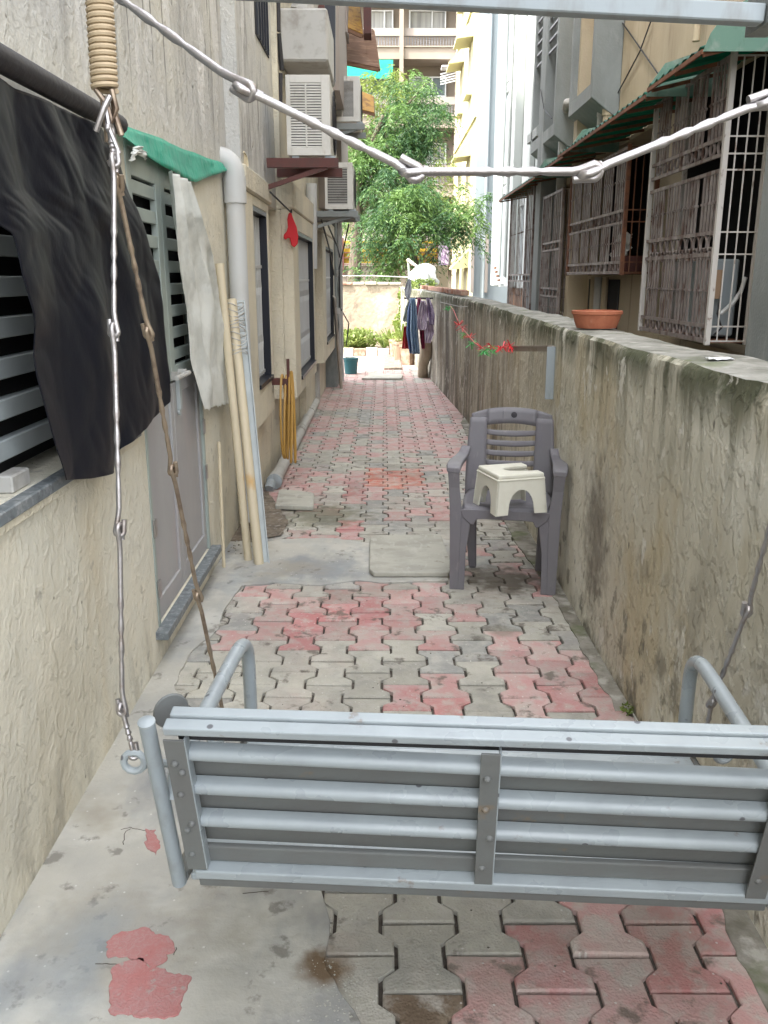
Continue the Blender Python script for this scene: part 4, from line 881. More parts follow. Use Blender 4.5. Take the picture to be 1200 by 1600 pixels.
# ------------------------------------------------------------------ plastic chair
CA = R(-10.5); CO = Vector((.585, 4.03, 0)); cu = Vector((math.cos(CA), math.sin(CA), 0)); cv = Vector((-math.sin(CA), math.cos(CA), 0))
def C(u, v, z): return CO + cu * u + cv * v + Vector((0, 0, z))
chr_ = thing('plastic_chair', CO, 'grey purple plastic armchair with slatted back, standing on the paving by the boundary wall', 'chair')
def sweepL(P, ws, name, m='chair'):      # P: list of (u,v,z), ws: list of (wu,wv) half widths; builds an L channel leg
    rings = []
    for (u, v, z), (a, b, s_) in zip(P, ws):
        t = .006
        sec = [(-a, -b), (a, -b), (a, b), (a - t, b), (a - t, -b + t), (-a, -b + t)]
        rings.append([C(u + s_ * x, v + y, z) for x, y in sec])
    return MB().loft(rings).build(name, m, chr_, bevel=.002)
SH = .415
for s_ in (-1, 1):
    # front leg runs from the arm to the floor, flaring out
    P = [(s_ * .238, -.0, 0), (s_ * .237, .005, .20), (s_ * .237, .012, SH), (s_ * .246, .012, .52), (s_ * .250, .0, .612)]
    wd = [(.021, .024, s_), (.025, .028, s_), (.029, .032, s_), (.026, .032, s_), (.028, .036, s_)]
    sweepL(P, wd, 'leg')
    P = [(s_ * .203, .0, 0), (s_ * .199, .004, .20), (s_ * .186, .008, SH - .035), (s_ * .170, .008, SH - .002)]
    MB().loft([[C(u + x, v + y, z) for x, y in ((-h, -.022), (h, -.022), (h, -.012), (-h, -.012))] for (u, v, z), h in zip(P, (.0155, .0155, .027, .045))]).build('leg_web', 'chair', chr_, bevel=.002)
    P = [(s_ * .175, .34, 0), (s_ * .185, .33, .2), (s_ * .195, .32, SH - .01)]
    MB().loft([[C(u + x, v + y, z) for x, y in ((-h, -h * .7), (h, -h * .7), (h, h * .7), (-h, h * .7))] for (u, v, z), h in zip(P, (.020, .026, .033))]).build('leg', 'chair', chr_, bevel=.006)
    # arm: flat top from the front post curving up into the back
    A = [(s_ * .250, -.038, .610), (s_ * .252, .0, .622), (s_ * .252, .10, .622), (s_ * .249, .20, .616), (s_ * .243, .27, .616), (s_ * .234, .315, .626), (s_ * .224, .34, .655)]
    rings = []
    for i, (u, v, z) in enumerate(A):
        h = (.030, .034, .034, .033, .030, .026, .022)[i]
        n_ = Vector((0, 0, 1)) if i < 4 else (cv * -.7 + Vector((0, 0, .7)))
        rings.append([C(u, v, z) + cu * x + n_ * y for x, y in ((-h, -.012), (h, -.016), (h + .004, 0), (h, .010), (-h, .010), (-h - .003, 0))])
    MB().loft(rings).build('armrest', 'chair', chr_, smooth=True, bevel=.003)
# seat
def seatf(u, v):
    x = (u - .5) * (.40 + .03 * math.sin(v * math.pi)); y = -.012 + v * .345; z = SH + .012 - .022 * math.sin(math.pi * v) * (1 - (2 * u - 1) ** 4) - (.018 * (1 - v * 9) ** 2 if v < .11 else 0)
    return C(x, y, z)
seat = MB().grid(seatf, 24, 20).build('seat', 'chair', chr_, smooth=True, solid=.008)
ap = [(-.215, 0), (-.20, -.045), (-.165, -.075)] + [(-.15, -.078), (-.135, -.05), (-.10, -.047), (.10, -.047), (.135, -.05), (.15, -.078)] + [(.165, -.075), (.20, -.045), (.215, 0)]
MB().prism(ap, C(0, -.02, SH + .0), cu, Vector((0, 0, 1)), -.008).build('seat_apron', 'chair', chr_, bevel=.003)
for s_ in (-1, 1): MB().obox(C(s_ * .208, .155, SH - .022), cv * .17, cu * .004, Vector((0, 0, .026))).build('seat_apron', 'chair', chr_, bevel=.003)
# back: frame with arched top, curved in plan, with horizontal slats
def bp(u, z, off=0):   # point of the back surface; u across, z height
    v = .335 + .055 * (z - SH) / .42 + .030 * (1 - (u / .22) ** 2) + off; return C(u, v, z)
def bpatch(u0, u1, z0f, z1f, name, n=10, m='chair', nv=3, t=.009, extra=0):
    mb = MB()
    f = lambda a, b: bp(u0 + (u1 - u0) * a, z0f(u0 + (u1 - u0) * a) * (1 - b) + z1f(u0 + (u1 - u0) * a) * b, extra)
    return mb.grid(f, n, nv).build(name, m, chr_, smooth=True, solid=t)
topz = lambda u: .852 - .035 * (abs(u) / .21) ** 2.4
hw = lambda z: .215
for s_ in (-1, 1):
    mb = MB(); mb.grid(lambda a, b: bp(s_ * ((.120 + .006 * b) + (.105 - .02 * b ** 2) * a), SH - .01 + (topz(.2) - .02 - SH + .01) * b), 6, 14)
    mb.build('back_side', 'chair', chr_, smooth=True, solid=.013)
bpatch(-.125, .125, lambda u: .760 + .010 * (1 - (u / .125) ** 2), topz, 'top_panel', 16, t=.013)
for s_ in (-1, 1): bpatch(s_ * .1255, s_ * .205, lambda u: .79, topz, 'top_panel', 6, t=.0125)
for k in range(5):
    zc = .728 - k * .052
    bpatch(-.124, .124, lambda u: zc - .016 - .010 * (1 - (u / .124) ** 2), lambda u: zc + .011 - .006 * (1 - (u / .124) ** 2), 'back_slat', 14, t=.009)
bpatch(-.122, .122, lambda u: SH - .005, lambda u: .492, 'back_slat', 14, t=.009)
MB().lathe([(.001, 0), (.015, 0), (.0155, .002), (.013, .003), (.001, .003)], bp(.012, .815, -.0078), 20, -cv).build('emblem', 'chairdark', chr_, smooth=True)
MB().obox(bp(-.045, .805, -.0072), cu * .0008, cv * .0004, Vector((0, 0, .030))).build('crack', 'chairdark', chr_)

# ------------------------------------------------------------------ white plastic stool on the chair
stl = thing('plastic_stool', C(.02, .10, SH), 'white plastic step stool with arched legs and a notched top, lying on the chair seat', 'stool')
SA = R(-33); sx = Vector((math.cos(SA), math.sin(SA), 0)); sy = Vector((-math.sin(SA), math.cos(SA), 0))
SC = G(795, 800, SH + .012) + Vector((.0, .11, 0)); SZ = SH + .012; SHH = .19
SA1 = R(17); e1 = Vector((math.cos(SA1), math.sin(SA1), 0)); e2 = Vector((-math.sin(SA1), math.cos(SA1), 0))   # e1 runs to the right and away, e2 to the left and away
F0 = G(775, 808, SZ) + Vector((.0, .012, 0))       # nearest corner
a1, a2 = .262, .27
def Sp(x, y, z, k=.085):   # x along e1, y along e2, z up; walls batter inwards as they rise
    cx, cy = a1 / 2, a2 / 2; f = 1 - k * z / SHH * 1.3
    return F0 + e1 * (cx + (x - cx) * f) + e2 * (cy + (y - cy) * f) + Vector((0, 0, z))
def skirt(p, L, horiz):     # wall with an arched opening: p(t,z) maps along the wall
    n = 12; leg = .062; H0 = .0; az = .118
    outl = [(0, 0), (leg, 0)]
    for k in range(n + 1):
        t = math.pi * k / n; outl.append((L / 2 - (L / 2 - leg) * math.cos(t) * (1 - .12 * math.sin(t) ** 2), az * math.sin(t) ** .6 * 1.0))
    outl += [(L - leg, 0), (L, 0), (L, SHH - .02), (0, SHH - .02)]
    return outl
def swall(fn, L, nrm):
    O_ = skirt(None, L, True); V0 = [fn(a, z) for a, z in O_]; V1 = [q + nrm * .006 for q in V0]; k = len(O_)
    return MB().add(V0 + V1, [list(range(k)), [k + i for i in range(k)][::-1]] + [(i, (i + 1) % k, k + (i + 1) % k, k + i) for i in range(k)])
swall(lambda a, z: Sp(a, 0, z), a1, e2).build('side_wall', 'stool', stl, bevel=.0015)
swall(lambda a, z: Sp(0, a, z), a2, e1).build('side_wall', 'stool', stl, bevel=.0015)
swall(lambda a, z: Sp(a, a2, z), a1, -e2).build('side_wall', 'stool', stl, bevel=.0015)
for y in (.0, a2 - .05): MB().add([Sp(a1, y, 0), Sp(a1, y + .05, 0), Sp(a1, y + .05, SHH - .02), Sp(a1, y, SHH - .02)] + [Sp(a1 - .006, y, 0), Sp(a1 - .006, y + .05, 0), Sp(a1 - .006, y + .05, SHH - .02), Sp(a1 - .006, y, SHH - .02)], [(0, 1, 2, 3), (7, 6, 5, 4), (0, 4, 5, 1), (1, 5, 6, 2), (2, 6, 7, 3), (3, 7, 4, 0)]).build('side_wall', 'stool', stl)
# U shaped top
U = [(0, 0), (a1, 0), (a1, .072)]
for k in range(13): t = math.pi * k / 12; U.append((a1 - .05 - .12 * math.sin(t), a2 / 2 - (a2 / 2 - .072) * math.cos(t)))
U += [(a1, a2 - .072), (a1, a2), (0, a2)]
V0 = [Sp(x, y, SHH - .021) for x, y in U]; V1 = [Sp(x, y, SHH) for x, y in U]; k = len(U)
MB().add(V0 + V1, [list(range(k))[::-1], [k + i for i in range(k)]] + [(i, (i + 1) % k, k + (i + 1) % k, k + i) for i in range(k)]).build('top', 'stool', stl, bevel=.007, seg=3)
IW = [(x, y) for x, y in U[2:17]]
mb = MB()
for (xa, ya), (xb, yb) in zip(IW[:-1], IW[1:]): mb.add([Sp(xa, ya, SHH - .075), Sp(xb, yb, SHH - .075), Sp(xb, yb, SHH - .022), Sp(xa, ya, SHH - .022)], [(0, 1, 2, 3)])
mb.build('inner_wall', 'stool', stl, solid=.004)
MB().tube([Sp(-.001, -.001, SHH - .026), Sp(a1 + .001, -.001, SHH - .026)], .004, 6).tube([Sp(-.001, 0, SHH - .026), Sp(-.001, a2, SHH - .026)], .004, 6).build('rim', 'stool', stl, smooth=True)
sb = G(748, 787, SH + .01) + Vector((.0, .02, .022))
MB().lathe([(.002, -.02), (.016, -.017), (.023, -.006), (.024, .004), (.018, .015), (.002, .019)], sb, 12, (.3, .1, 1)).build('soap_bar', 'soap', smooth=True, sub=1, label='white lump of soap under the stool on the chair seat', cat='soap')

# ------------------------------------------------------------------ things on and at the boundary wall
bc = G(936, 516, 1.258); rr = abs(AY(975, 495, bc.y).x - AY(897, 495, bc.y).x) / 2
MB().lathe([(.01, 0), (rr * .80, 0), (rr * .90, .03), (rr * .97, .062), (rr * 1.03, .066), (rr * 1.03, .080), (rr * .95, .082), (rr * .90, .06), (rr * .78, .014), (.01, .012)], (bc.x + .01, bc.y + .1, 1.264), 36).build('clay_bowl', 'terracotta', smooth=True, label='shallow terracotta bowl standing on top of the boundary wall', cat='bowl')
q = G(1122, 563, 1.262)
MB().grid(lambda u, v: (q.x + (u - .5) * .075 + .01 * v, q.y + (v - .5) * .06, 1.268 + .006 * nz(u * 4, v * 4)), 6, 5).build('paper_scrap', 'paper', solid=.001, smooth=True, label='small white paper scrap on top of the boundary wall', cat='paper')
br = thing('wall_bracket', (RX - .01, 4.47, .88), 'steel angle bracket fixed to the boundary wall behind the chair', 'bracket')
b0, b1 = AX(864, 545, RX - .012), AX(864, 626, RX - .012)
MB().bar((RX - .014, b0.y, b1.z), (RX - .014, b0.y, b0.z + .012), .006, .04, up=(0, 1, 0)).box((RX - .045, b0.y - .021, b1.z), (RX - .002, b0.y - .016, b0.z + .012)).build('upright', 'steelblue', br)
hp0 = Vector((RX - .02, b0.y, b0.z + .015)); hp1 = Vector((RX - .11, b0.y + 1.25, b0.z + .02))
hp1 = AY(797, 541, b0.y + .55)
MB().bar(hp0, hp1, .035, .006).bar(hp0 + Vector((0, 0, -.014)), hp1 + Vector((0, 0, -.014)), .006, .030).build('arm', 'steeltan', br)
# garland of tinsel
gl = thing('tinsel_garland', AY(760, 545, 5.1), 'red and green tinsel garland strung from the bracket to the clothes line', 'garland')
gpx = [(797, 541, 4.95), (785, 543, 5.0), (772, 541, 5.2), (756, 545, 5.5), (742, 536, 6.0), (730, 522, 6.6), (718, 508, 7.4), (709, 485, 8.4), (704, 478, 8.8)]
GP = [AY(*p) for p in gpx]
MB().tube(GP, .0035, 5).build('string', 'tinsel_r', gl)
for (x, y, Y), c, s_ in (((797, 540, 4.95), 'r', .05), ((786, 541, 5.0), 'r', .06), ((780, 545, 5.02), 'r', .03), ((776, 545, 5.1), 'g', .035), ((768, 541, 5.3), 'r', .035), ((762, 544, 5.4), 'g', .06), ((753, 543, 5.6), 'r', .05), ((757, 549, 5.5), 'g', .05), ((737, 536, 6.2), 'g', .055), ((733, 527, 6.4), 'r', .055), ((726, 522, 6.8), 'g', .05), ((722, 512, 7.1), 'r', .05), ((717, 508, 7.4), 'r', .055), ((703, 480, 8.8), 'g', .04), ((698, 482, 8.9), 'g', .04)):
    c0 = AY(x, y, Y); mb = MB()
    for k in range(12):
        a = random.uniform(0, 2 * math.pi); dz = random.uniform(-1, .45) if c == 'g' else random.uniform(-.7, .7)
        d = Vector((math.cos(a), .5 * math.sin(a), dz)).normalized() * s_ * random.uniform(.6, 1.15); mb.bar(c0, c0 + d, .007, .0015)
    mb.build('tinsel_tuft', 'tinsel_' + c, gl)
# clothes line, rail and washing
cly = 12.4
MB().tube([AY(688, 472, 10.6), AY(718, 479, 9.8), AY(739, 479, 9.2)], .004, 5).build('clothes_line', 'cablew', label='thin line tied from the washing to the boundary wall', cat='line')
MB().tube([AY(520, 431, 18.8), AY(583, 431, 18.0), AY(660, 434, 17.0)], .008, 5).build('clothes_line', 'cablew', label='pale wire stretched across above the garden wall', cat='line')
MB().tube([AY(632, 466, 12.9), AY(676, 466, 12.6)], .014, 6).build('drying_rail', 'rod_black', label='short dark rail from which the washing hangs', cat='rail')
def garment(px, Y, m, label, name='garment', nf=3):    # px: outline rows (y, xl, xr)
    L_ = [AY(r[1], r[0], Y) for r in px]; R_ = [AY(r[2], r[0], Y) for r in px]; ph = random.uniform(0, 6)
    def f(u, v):
        p = lerp_poly(L_, v).lerp(lerp_poly(R_, v), u); return (p.x, p.y + .035 * math.sin(u * nf * 2 * math.pi + ph + v) + .02 * nz(u * 4, v * 5, ph), p.z)
    MB().grid(f, 18, 22).build(name, m, solid=.004, smooth=True, label=label, cat='clothing', group='washing hung at the end of the passage')
garment([(436, 637, 642), (452, 632, 643), (462, 633, 641), (470, 638, 641)], 12.8, 'c_white', 'white cloth knotted above the drying rail', nf=1)
garment([(466, 640, 643), (478, 634, 646), (500, 629, 640), (503, 631, 636)], 12.75, 'c_pale', 'pale greenish top, leftmost on the rail', nf=2)
garment([(466, 641, 645), (485, 637, 652), (520, 635, 650), (552, 640, 652)], 12.6, 'c_navy', 'dark blue cloth behind the denim trousers')
garment([(466, 641, 649), (482, 642, 651), (515, 641, 653), (553, 644, 656)], 12.45, 'c_denim', 'faded blue denim trousers with long hanging legs')
garment([(510, 631, 636), (545, 628, 640)], 12.7, 'c_red', 'red cloth low on the left of the washing', nf=2)
garment([(466, 653, 657), (478, 651, 660), (500, 652, 662), (515, 653, 660)], 12.55, 'c_pink', 'pink and maroon cloth between the trousers and the printed tops', nf=2)
garment([(470, 658, 664), (480, 655, 667), (497, 652, 668), (512, 652, 666), (516, 655, 664)], 12.35, 'c_lilac', 'lilac printed top in the middle of the washing')
garment([(466, 666, 671), (478, 667, 676), (492, 668, 679), (508, 671, 678)], 12.3, 'c_purple', 'dark purple patterned top, rightmost on the rail', nf=2)
garment([(505, 655, 664), (525, 656, 665), (545, 659, 663)], 12.5, 'c_maroon', 'long maroon cloth hanging lowest in the middle', nf=2)
garment([(500, 663, 676), (520, 663, 678), (536, 664, 672)], 12.42, 'c_lilac', 'pale lilac skirt hanging under the patterned top', nf=2)
# propped board wrapped in sackcloth against the wall
pts = [(656, 588), (668, 590), (673, 560), (675, 534), (662, 531), (657, 560)]
bs = [G(*pts[0]), G(*pts[1])]
MB().tube([G(661, 589) + Vector((0, 0, .01)), AY(661, 570, 13.3), AY(667, 548, 13.15), AY(668, 531, 13.1)], [.085, .075, .10, .09], 9).build('sack_roll', 'rag', smooth=True, label='beige rolled sackcloth standing against the wall below the washing', cat='sack')
# teal bucket
o = thing('bucket', G(548, 586), 'dark teal plastic bucket standing on the paving near the plank', 'bucket')
c = G(548, 585) + Vector((0, .1, 0)); bw_ = .122
MB().lathe([(.01, .0), (bw_ * .80, 0), (bw_ * .97, .225), (bw_ * 1.05, .228), (bw_ * 1.05, .252), (bw_ * .97, .254), (bw_ * .93, .24), (bw_ * .76, .01), (.01, .008)], c, 28).build('body', 'bucket', o, smooth=True)
MB().tube([c + Vector((bw_ * 1.06 * math.cos(t), -bw_ * .4 * math.sin(t) - .02, .235 - .10 * math.sin(t))) for t in [math.pi * k / 12 for k in range(13)]], .004, 5).build('handle', 'cablew', o)

# ------------------------------------------------------------------ garden at the end
MB().box((-3.0, 17.4, -.05), (.5, 19.0, .10)).build('flower_bed_soil', 'dirt', kind='structure')
fb = thing('bed_edging', (-.5, 17.3, 0), 'row of bricks edging the planted bed at the far end', 'edging')
for k in range(10): MB().box((-2.0 + k * .235, 17.22, -.02), (-2.0 + k * .235 + .225, 17.36, .15 + random.uniform(-.02, .02))).build('brick', 'mortar' if k % 3 else 'brick', fb, bevel=.008)
MB().box((.0, 14.6, -.02), (.30, 17.2, .03)).build('side_bed_soil', 'dirt', kind='structure')
for i, (px, py, lab) in enumerate(((640, 571, 'square clay planter, nearest below the washing'), (627, 565, 'tilted clay planter beside the spiky plants'), (619, 560, 'small clay planter, farthest of the three by the bed'))):
    c = G(px, py) ; r_ = .17 - .02 * i
    MB().lathe([(.01, 0), (r_ * .78, 0), (r_ * 1.02, .30), (r_ * 1.1, .30), (r_ * 1.1, .35), (r_ * .98, .35), (r_ * .9, .30), (.01, .29)], c + Vector((0, .15, 0)), 4 if i == 0 else 14).build('planter', 'oldclay', bevel=.005, label=lab, cat='planter', group='planters at the edge of the bed')
rngn = np.random.default_rng(3)
def leaves(name, m, pts, size, parent=None, droop=.5, asp=.28, spray=0, **k):
    pts = np.asarray(pts, float); n = len(pts)
    ax0 = None
    if spray:
        th = rngn.uniform(0, 2 * np.pi, n); el = rngn.uniform(-.7, .5, n); L = rngn.uniform(.6, 1.4, n) * spray
        d = np.stack([np.cos(th) * np.cos(el), np.sin(th) * np.cos(el), np.sin(el)], 1); P = []; A = []
        sd_ = np.cross(d, [0, 0, 1]); sd_ /= np.linalg.norm(sd_, axis=1)[:, None]
        for j in range(6):
            t = (j + .6) / 6; q = pts + d * (L * t)[:, None]; q[:, 2] -= droop * L * t * t
            for sg in (-1, 1): P.append(q); A.append(d * .75 + sd_ * sg * .6 + rngn.normal(size=(n, 3)) * .22 - np.array([0, 0, .35 + .5 * t]))
        pts = np.concatenate(P); ax0 = np.concatenate(A); n = len(pts)
    a = rngn.normal(size=(n, 3)); a[:, 2] -= droop
    if ax0 is not None: a = ax0
    a /= np.linalg.norm(a, axis=1)[:, None]
    b = np.cross(a, rngn.normal(size=(n, 3))); b /= np.linalg.norm(b, axis=1)[:, None] + 1e-9
    s = size * rngn.uniform(.6, 1.35, n)[:, None]
    V = np.stack([pts, pts + a * s * .5 + b * s * asp * .5, pts + a * s, pts + a * s * .5 - b * s * asp * .5], 1).reshape(-1, 3)
    F = np.arange(4 * n).reshape(-1, 4)
    O = np.array(ORG[parent]) if parent is not None else np.array([pts[:, 0].mean(), pts[:, 1].mean(), pts[:, 2].min()])
    me = bpy.data.meshes.new(name); me.vertices.add(4 * n); me.vertices.foreach_set('co', (V - O).ravel()); me.loops.add(4 * n); me.loops.foreach_set('vertex_index', F.ravel())
    me.polygons.add(n); me.polygons.foreach_set('loop_start', np.arange(0, 4 * n, 4)); me.polygons.foreach_set('loop_total', np.full(n, 4)); me.update(); me.validate()
    me.materials.append(M[m]); o = link(bpy.data.objects.new(name, me))
    if parent is not None: o.parent = parent
    else: o.location = O
    return tag(o, **k)
def cluster(c, r, n, shell=.5):
    d = rngn.normal(size=(n, 3)); d /= np.linalg.norm(d, axis=1)[:, None]; q = rngn.uniform(shell, 1, n) ** .6
    return np.array(c) + d * q[:, None] * np.array(r)
def spiky(px, py, Y, h, n, label):
    c = AY(px, py, Y); c.z = .1; mb = MB()
    for k in range(n):
        a = random.uniform(0, 2 * math.pi); el = random.uniform(.5, 1.35); L = h * random.uniform(.7, 1.1); w_ = .022
        d = Vector((math.cos(a) * math.cos(el), math.sin(a) * math.cos(el), math.sin(el))); s_ = Vector((-math.sin(a), math.cos(a), 0)) * w_
        p1 = c + d * L * .5; p2 = c + d * L * .8 + Vector((0, 0, -.06 * L)); p3 = c + d * L + Vector((0, 0, -.25 * L))
        mb.add([c - s_ * .6, c + s_ * .6, p1 + s_, p1 - s_, p2 + s_ * .8, p2 - s_ * .8, p3], [(0, 1, 2, 3), (3, 2, 4, 5), (5, 4, 6)])
    mb.build('spiky_plant', 'leaf4', label=label, cat='plant', group='spiky plants in the bed')
for i, (px, Y) in enumerate(((556, 17.7), (600, 17.8), (612, 17.5), (626, 17.4), (634, 16.6))):
    spiky(px, 530, Y, (.45, .5, .6, .7, .75)[i], 38, ('low spiky plant at the left end of the bed', 'spiky plant in the middle of the bed before the garden wall', 'spiky plant just left of the green creeper', 'tall spiky plant under the green creeper', 'largest spiky plant, nearest to the washing')[i])
P = np.concatenate([cluster((x, 17.9 + .3 * math.sin(x * 9), .26), (.24, .35, .22), 380) for x in (-1.5, -1.25, -1.0, -.8, -.6, -.4)])
leaves('bed_plants', 'leaf4', P, .09, asp=.55, droop=-.2, kind='stuff', label='yellow green leafy ground plants filling the far bed', cat='plants')
cr = thing('creeper', (.2, 18.3, .1), 'upright green creeper climbing where the two walls meet', 'creeper')
P = np.concatenate([cluster((AY(px, py, 18).x, 18.2, AY(px, py, 18).z), (rx_, .25, rz), 420) for px, py, rx_, rz in ((634, 462, .16, .18), (637, 485, .2, .25), (630, 505, .17, .25), (638, 525, .22, .25), (627, 535, .2, .2))])
leaves('foliage', 'leaf2', P, .07, cr, asp=.6)
MB().tube([(.36, 18.3, .1), (.42, 18.3, .6), (.44, 18.3, 1.3)], .02, 6).build('stem', 'bark', cr)
P = cluster((AY(662, 446, 16).x, 16.4, AY(662, 446, 16).z), (.26, .3, .13), 700)
leaves('creeper_foliage', 'leaf4', P, .06, asp=.6, label='yellowish creeper spilling over the boundary wall below the white sack', cat='plant')
c = AY(664, 432, 16.6)
def bag(u, v):
    a = u * 2 * math.pi; t = v * math.pi; r_ = .21 * (1 + .55 * nz(math.cos(a) * 2, math.sin(a) * 2, v * 3)) * (1.25 - .5 * abs(v - .6)); return (c.x + r_ * math.sin(t) * math.cos(a), c.y + r_ * .8 * math.sin(t) * math.sin(a), c.z + .22 * math.cos(t) * (1 + .2 * nz(u * 5, v * 5)))
MB().grid(bag, 26, 16).build('white_sack', 'plastic_bag', smooth=True, label='bulging white plastic sack on top of the boundary wall', cat='sack')
MB().tube([AY(638, 407, 17.2), AY(640, 440, 17.2), AY(640, 470, 17.2)], .022, 7).build('leaning_pole', 'c_pale', label='pale green upright pole behind the washing', cat='pole')
MB().tube([AY(637, 406, 17.2), AY(654, 418, 17.0), AY(655, 432, 16.9)], [.035, .022, .02], 7).build('crooked_branch', 'wood', label='crooked branch resting against the top of the pale pole', cat='branch')

# ------------------------------------------------------------------ trees
def tree(name, label, base, trunk, limbs, cl_, m, size, per, group=None, spray=.30, mix=None):
    o = thing(name, base, label, 'tree', group)
    MB().tube(trunk[0], trunk[1], 12).build('trunk', 'bark', o, smooth=True)
    for L_ in limbs: MB().tube(L_, [.05 * (1 - .75 * i / (len(L_) - 1)) for i in range(len(L_))], 6).build('limb', 'bark', o, smooth=True)
    P = np.concatenate([cluster(c, r, int(per * r[0] * r[1] * r[2] ** .5 * 15), .1) for c, r in cl_] + [cluster(np.array(c) + rngn.normal(size=3) * np.array(r) * .95, np.array(r) * .36, int(per * r[0] * r[1] * r[2] ** .5 * 4), .1) for c, r in cl_ for _ in range(5)])
    q = rngn.random(len(P)) < .2; q |= np.array([nz(*(p * .9)) > .2 for p in P])
    leaves('crown', m, P[~q], size, o, droop=.8, spray=spray, asp=.2); leaves('light_foliage', mix or m, P[q], size, o, droop=.8, spray=spray, asp=.2); return o
def cpx_(L_, Y): 
    out = []
    for px, py, rx_, ry in L_:
        c = AY(px, py, Y + random.uniform(-.4, .4)); s_ = Y / FPX; out.append((tuple(c), (rx_ * s_, rx_ * s_ * .9, ry * s_)))
    return out
Y = 22
b = AY(553, 450, Y); b.z = 0
trk = [(b.x, Y, 0), (b.x - .02, Y, 1.2), AY(556, 400, Y), AY(558, 350, Y), AY(560, 300, Y), AY(575, 240, Y), AY(600, 180, Y)]
limbs = [[AY(560, 320, Y), AY(578, 285, Y), AY(590, 270, Y)], [AY(560, 300, Y), AY(590, 250, Y), AY(640, 210, Y)], [AY(575, 240, Y), AY(640, 225, Y), AY(690, 200, Y)], [AY(590, 200, Y), AY(640, 160, Y), AY(665, 130, Y)]]
cr1 = cpx_([(665, 140, 20, 20), (643, 165, 22, 22), (665, 185, 26, 22), (612, 192, 22, 22), (640, 210, 30, 22), (585, 225, 26, 24), (620, 240, 34, 22), (660, 232, 24, 20), (600, 270, 26, 22), (575, 290, 16, 20), (632, 285, 24, 18), (565, 330, 14, 26), (580, 250, 18, 24), (690, 168, 10, 12), (555, 215, 14, 16), (558, 255, 12, 18), (552, 300, 12, 16), (595, 310, 18, 20), (545, 270, 10, 14)], Y)
tree('neem_tree', 'tall feathery neem tree with a thick brown trunk behind the garden wall', (b.x, Y, 0), (trk, [.19, .165, .15, .13, .11, .09, .05]), limbs, cr1, 'leaf', .10, 66, spray=.36, mix='leafl')
Y = 20.4; b = AY(655, 450, Y); b.z = 0
trk = [(b.x, Y, 0), (b.x, Y, .8), AY(652, 420, Y), AY(645, 392, Y), AY(640, 370, Y)]
limbs = [[AY(650, 415, Y), AY(668, 395, Y), AY(695, 370, Y), AY(712, 350, Y)], [AY(650, 410, Y), AY(640, 380, Y), AY(625, 350, Y)], [AY(648, 400, Y), AY(660, 375, Y), AY(655, 340, Y)], [AY(690, 372, Y), AY(720, 345, Y), AY(745, 335, Y)]]
cr2 = cpx_([(600, 330, 22, 18), (630, 310, 28, 18), (665, 312, 32, 20), (690, 325, 26, 18), (640, 345, 34, 20), (600, 350, 22, 18), (670, 348, 26, 16), (722, 330, 18, 22), (740, 345, 18, 18), (728, 365, 14, 12), (705, 345, 16, 14), (590, 385, 22, 24), (615, 405, 24, 20), (600, 420, 20, 12), (575, 372, 14, 14), (650, 300, 26, 14), (745, 320, 10, 10), (625, 375, 18, 14)], Y)
tree('neem_tree', 'lower spreading neem tree leaning over the boundary wall to the right', (b.x, Y, 0), (trk, [.09, .08, .07, .05, .03]), limbs, cr2, 'leaf', .10, 72, spray=.36, mix='leafl')
Y = 25; b = AY(620, 430, Y); b.z = 0
cr3 = cpx_([(575, 130, 16, 22), (612, 125, 22, 26), (628, 150, 18, 16), (585, 165, 18, 20), (690, 260, 14, 26), (555, 345, 12, 26), (640, 300, 20, 18), (700, 300, 12, 20), (560, 230, 14, 30)], Y)
tree('background_tree', 'yellow green tree showing between the neem trees and the beige block', (b.x, Y, 0), ([(b.x, Y, 0), AY(610, 300, Y), AY(605, 180, Y)], [.15, .1, .05]), [], cr3, 'leaf2', .12, 30)

# ------------------------------------------------------------------ far buildings
fbld = thing('beige_apartment_block', (1, 38, 0), 'beige apartment block with railed balconies behind the trees', 'building')
YB = 38.0
def fy(px, py, Y=YB): return AY(px, py, Y)
def fbox(name, x0, y0, x1, y1, d0, d1, m, par=fbld, Y=YB, **k):
    a = AY(x0, y1, Y); b = AY(x1, y0, Y); return MB().box((a.x, Y + d0, a.z), (b.x, Y + d1, b.z)).build(name, m, par, **k)
fbox('back_wall', 470, -60, 800, 560, 1.2, 3.0, 'beigebld')
for k, y in enumerate((-31, 76, 183, 290, 397)):
    fbox('floor_slab', 470, y, 800, y + 18, -.2, 1.2, 'beigebld'); fbox('parapet', 470, y - 31, 800, y - 19, -.1, .05, 'taupe')
    fbox('slab_edge', 470, y - 2, 800, y, -.26, -.1, 'beigebld')
    rl = fbox('railing', 470, y - 19.4, 800, y - 18.6, -.05, .0, 'rail'); px = 560
    while px < 720:
        fbox('baluster', px, y - 18.6, px + 1.4, y - 1.9, -.05, -.02, 'rail', rl); px += 4.4
for px in (622, 706): fbox('column', px, -60, px + 9, 560, -.32, .3, 'beigebld')
for y in (-71, 36, 143, 250, 357):
    for x0, x1 in ((572, 615), (640, 700)):
        wn = fbox('window', x0, y - 30, x1, y + 6, 1.1, 1.18, 'winglass' if y == 143 else 'curtain')
        for a in (x0, (x0 + x1) / 2 + 6, x1 - 2.5): fbox('window_frame', a, y - 30, a + 2.5, y + 6, .98, 1.09, 'whitealu', wn)
        fbox('window_frame', x0, y - 1, x1, y + 1.5, .90, .97, 'whitealu', wn); fbox('window_frame', x0, y - 32, x1, y - 30, .98, 1.09, 'whitealu', wn)
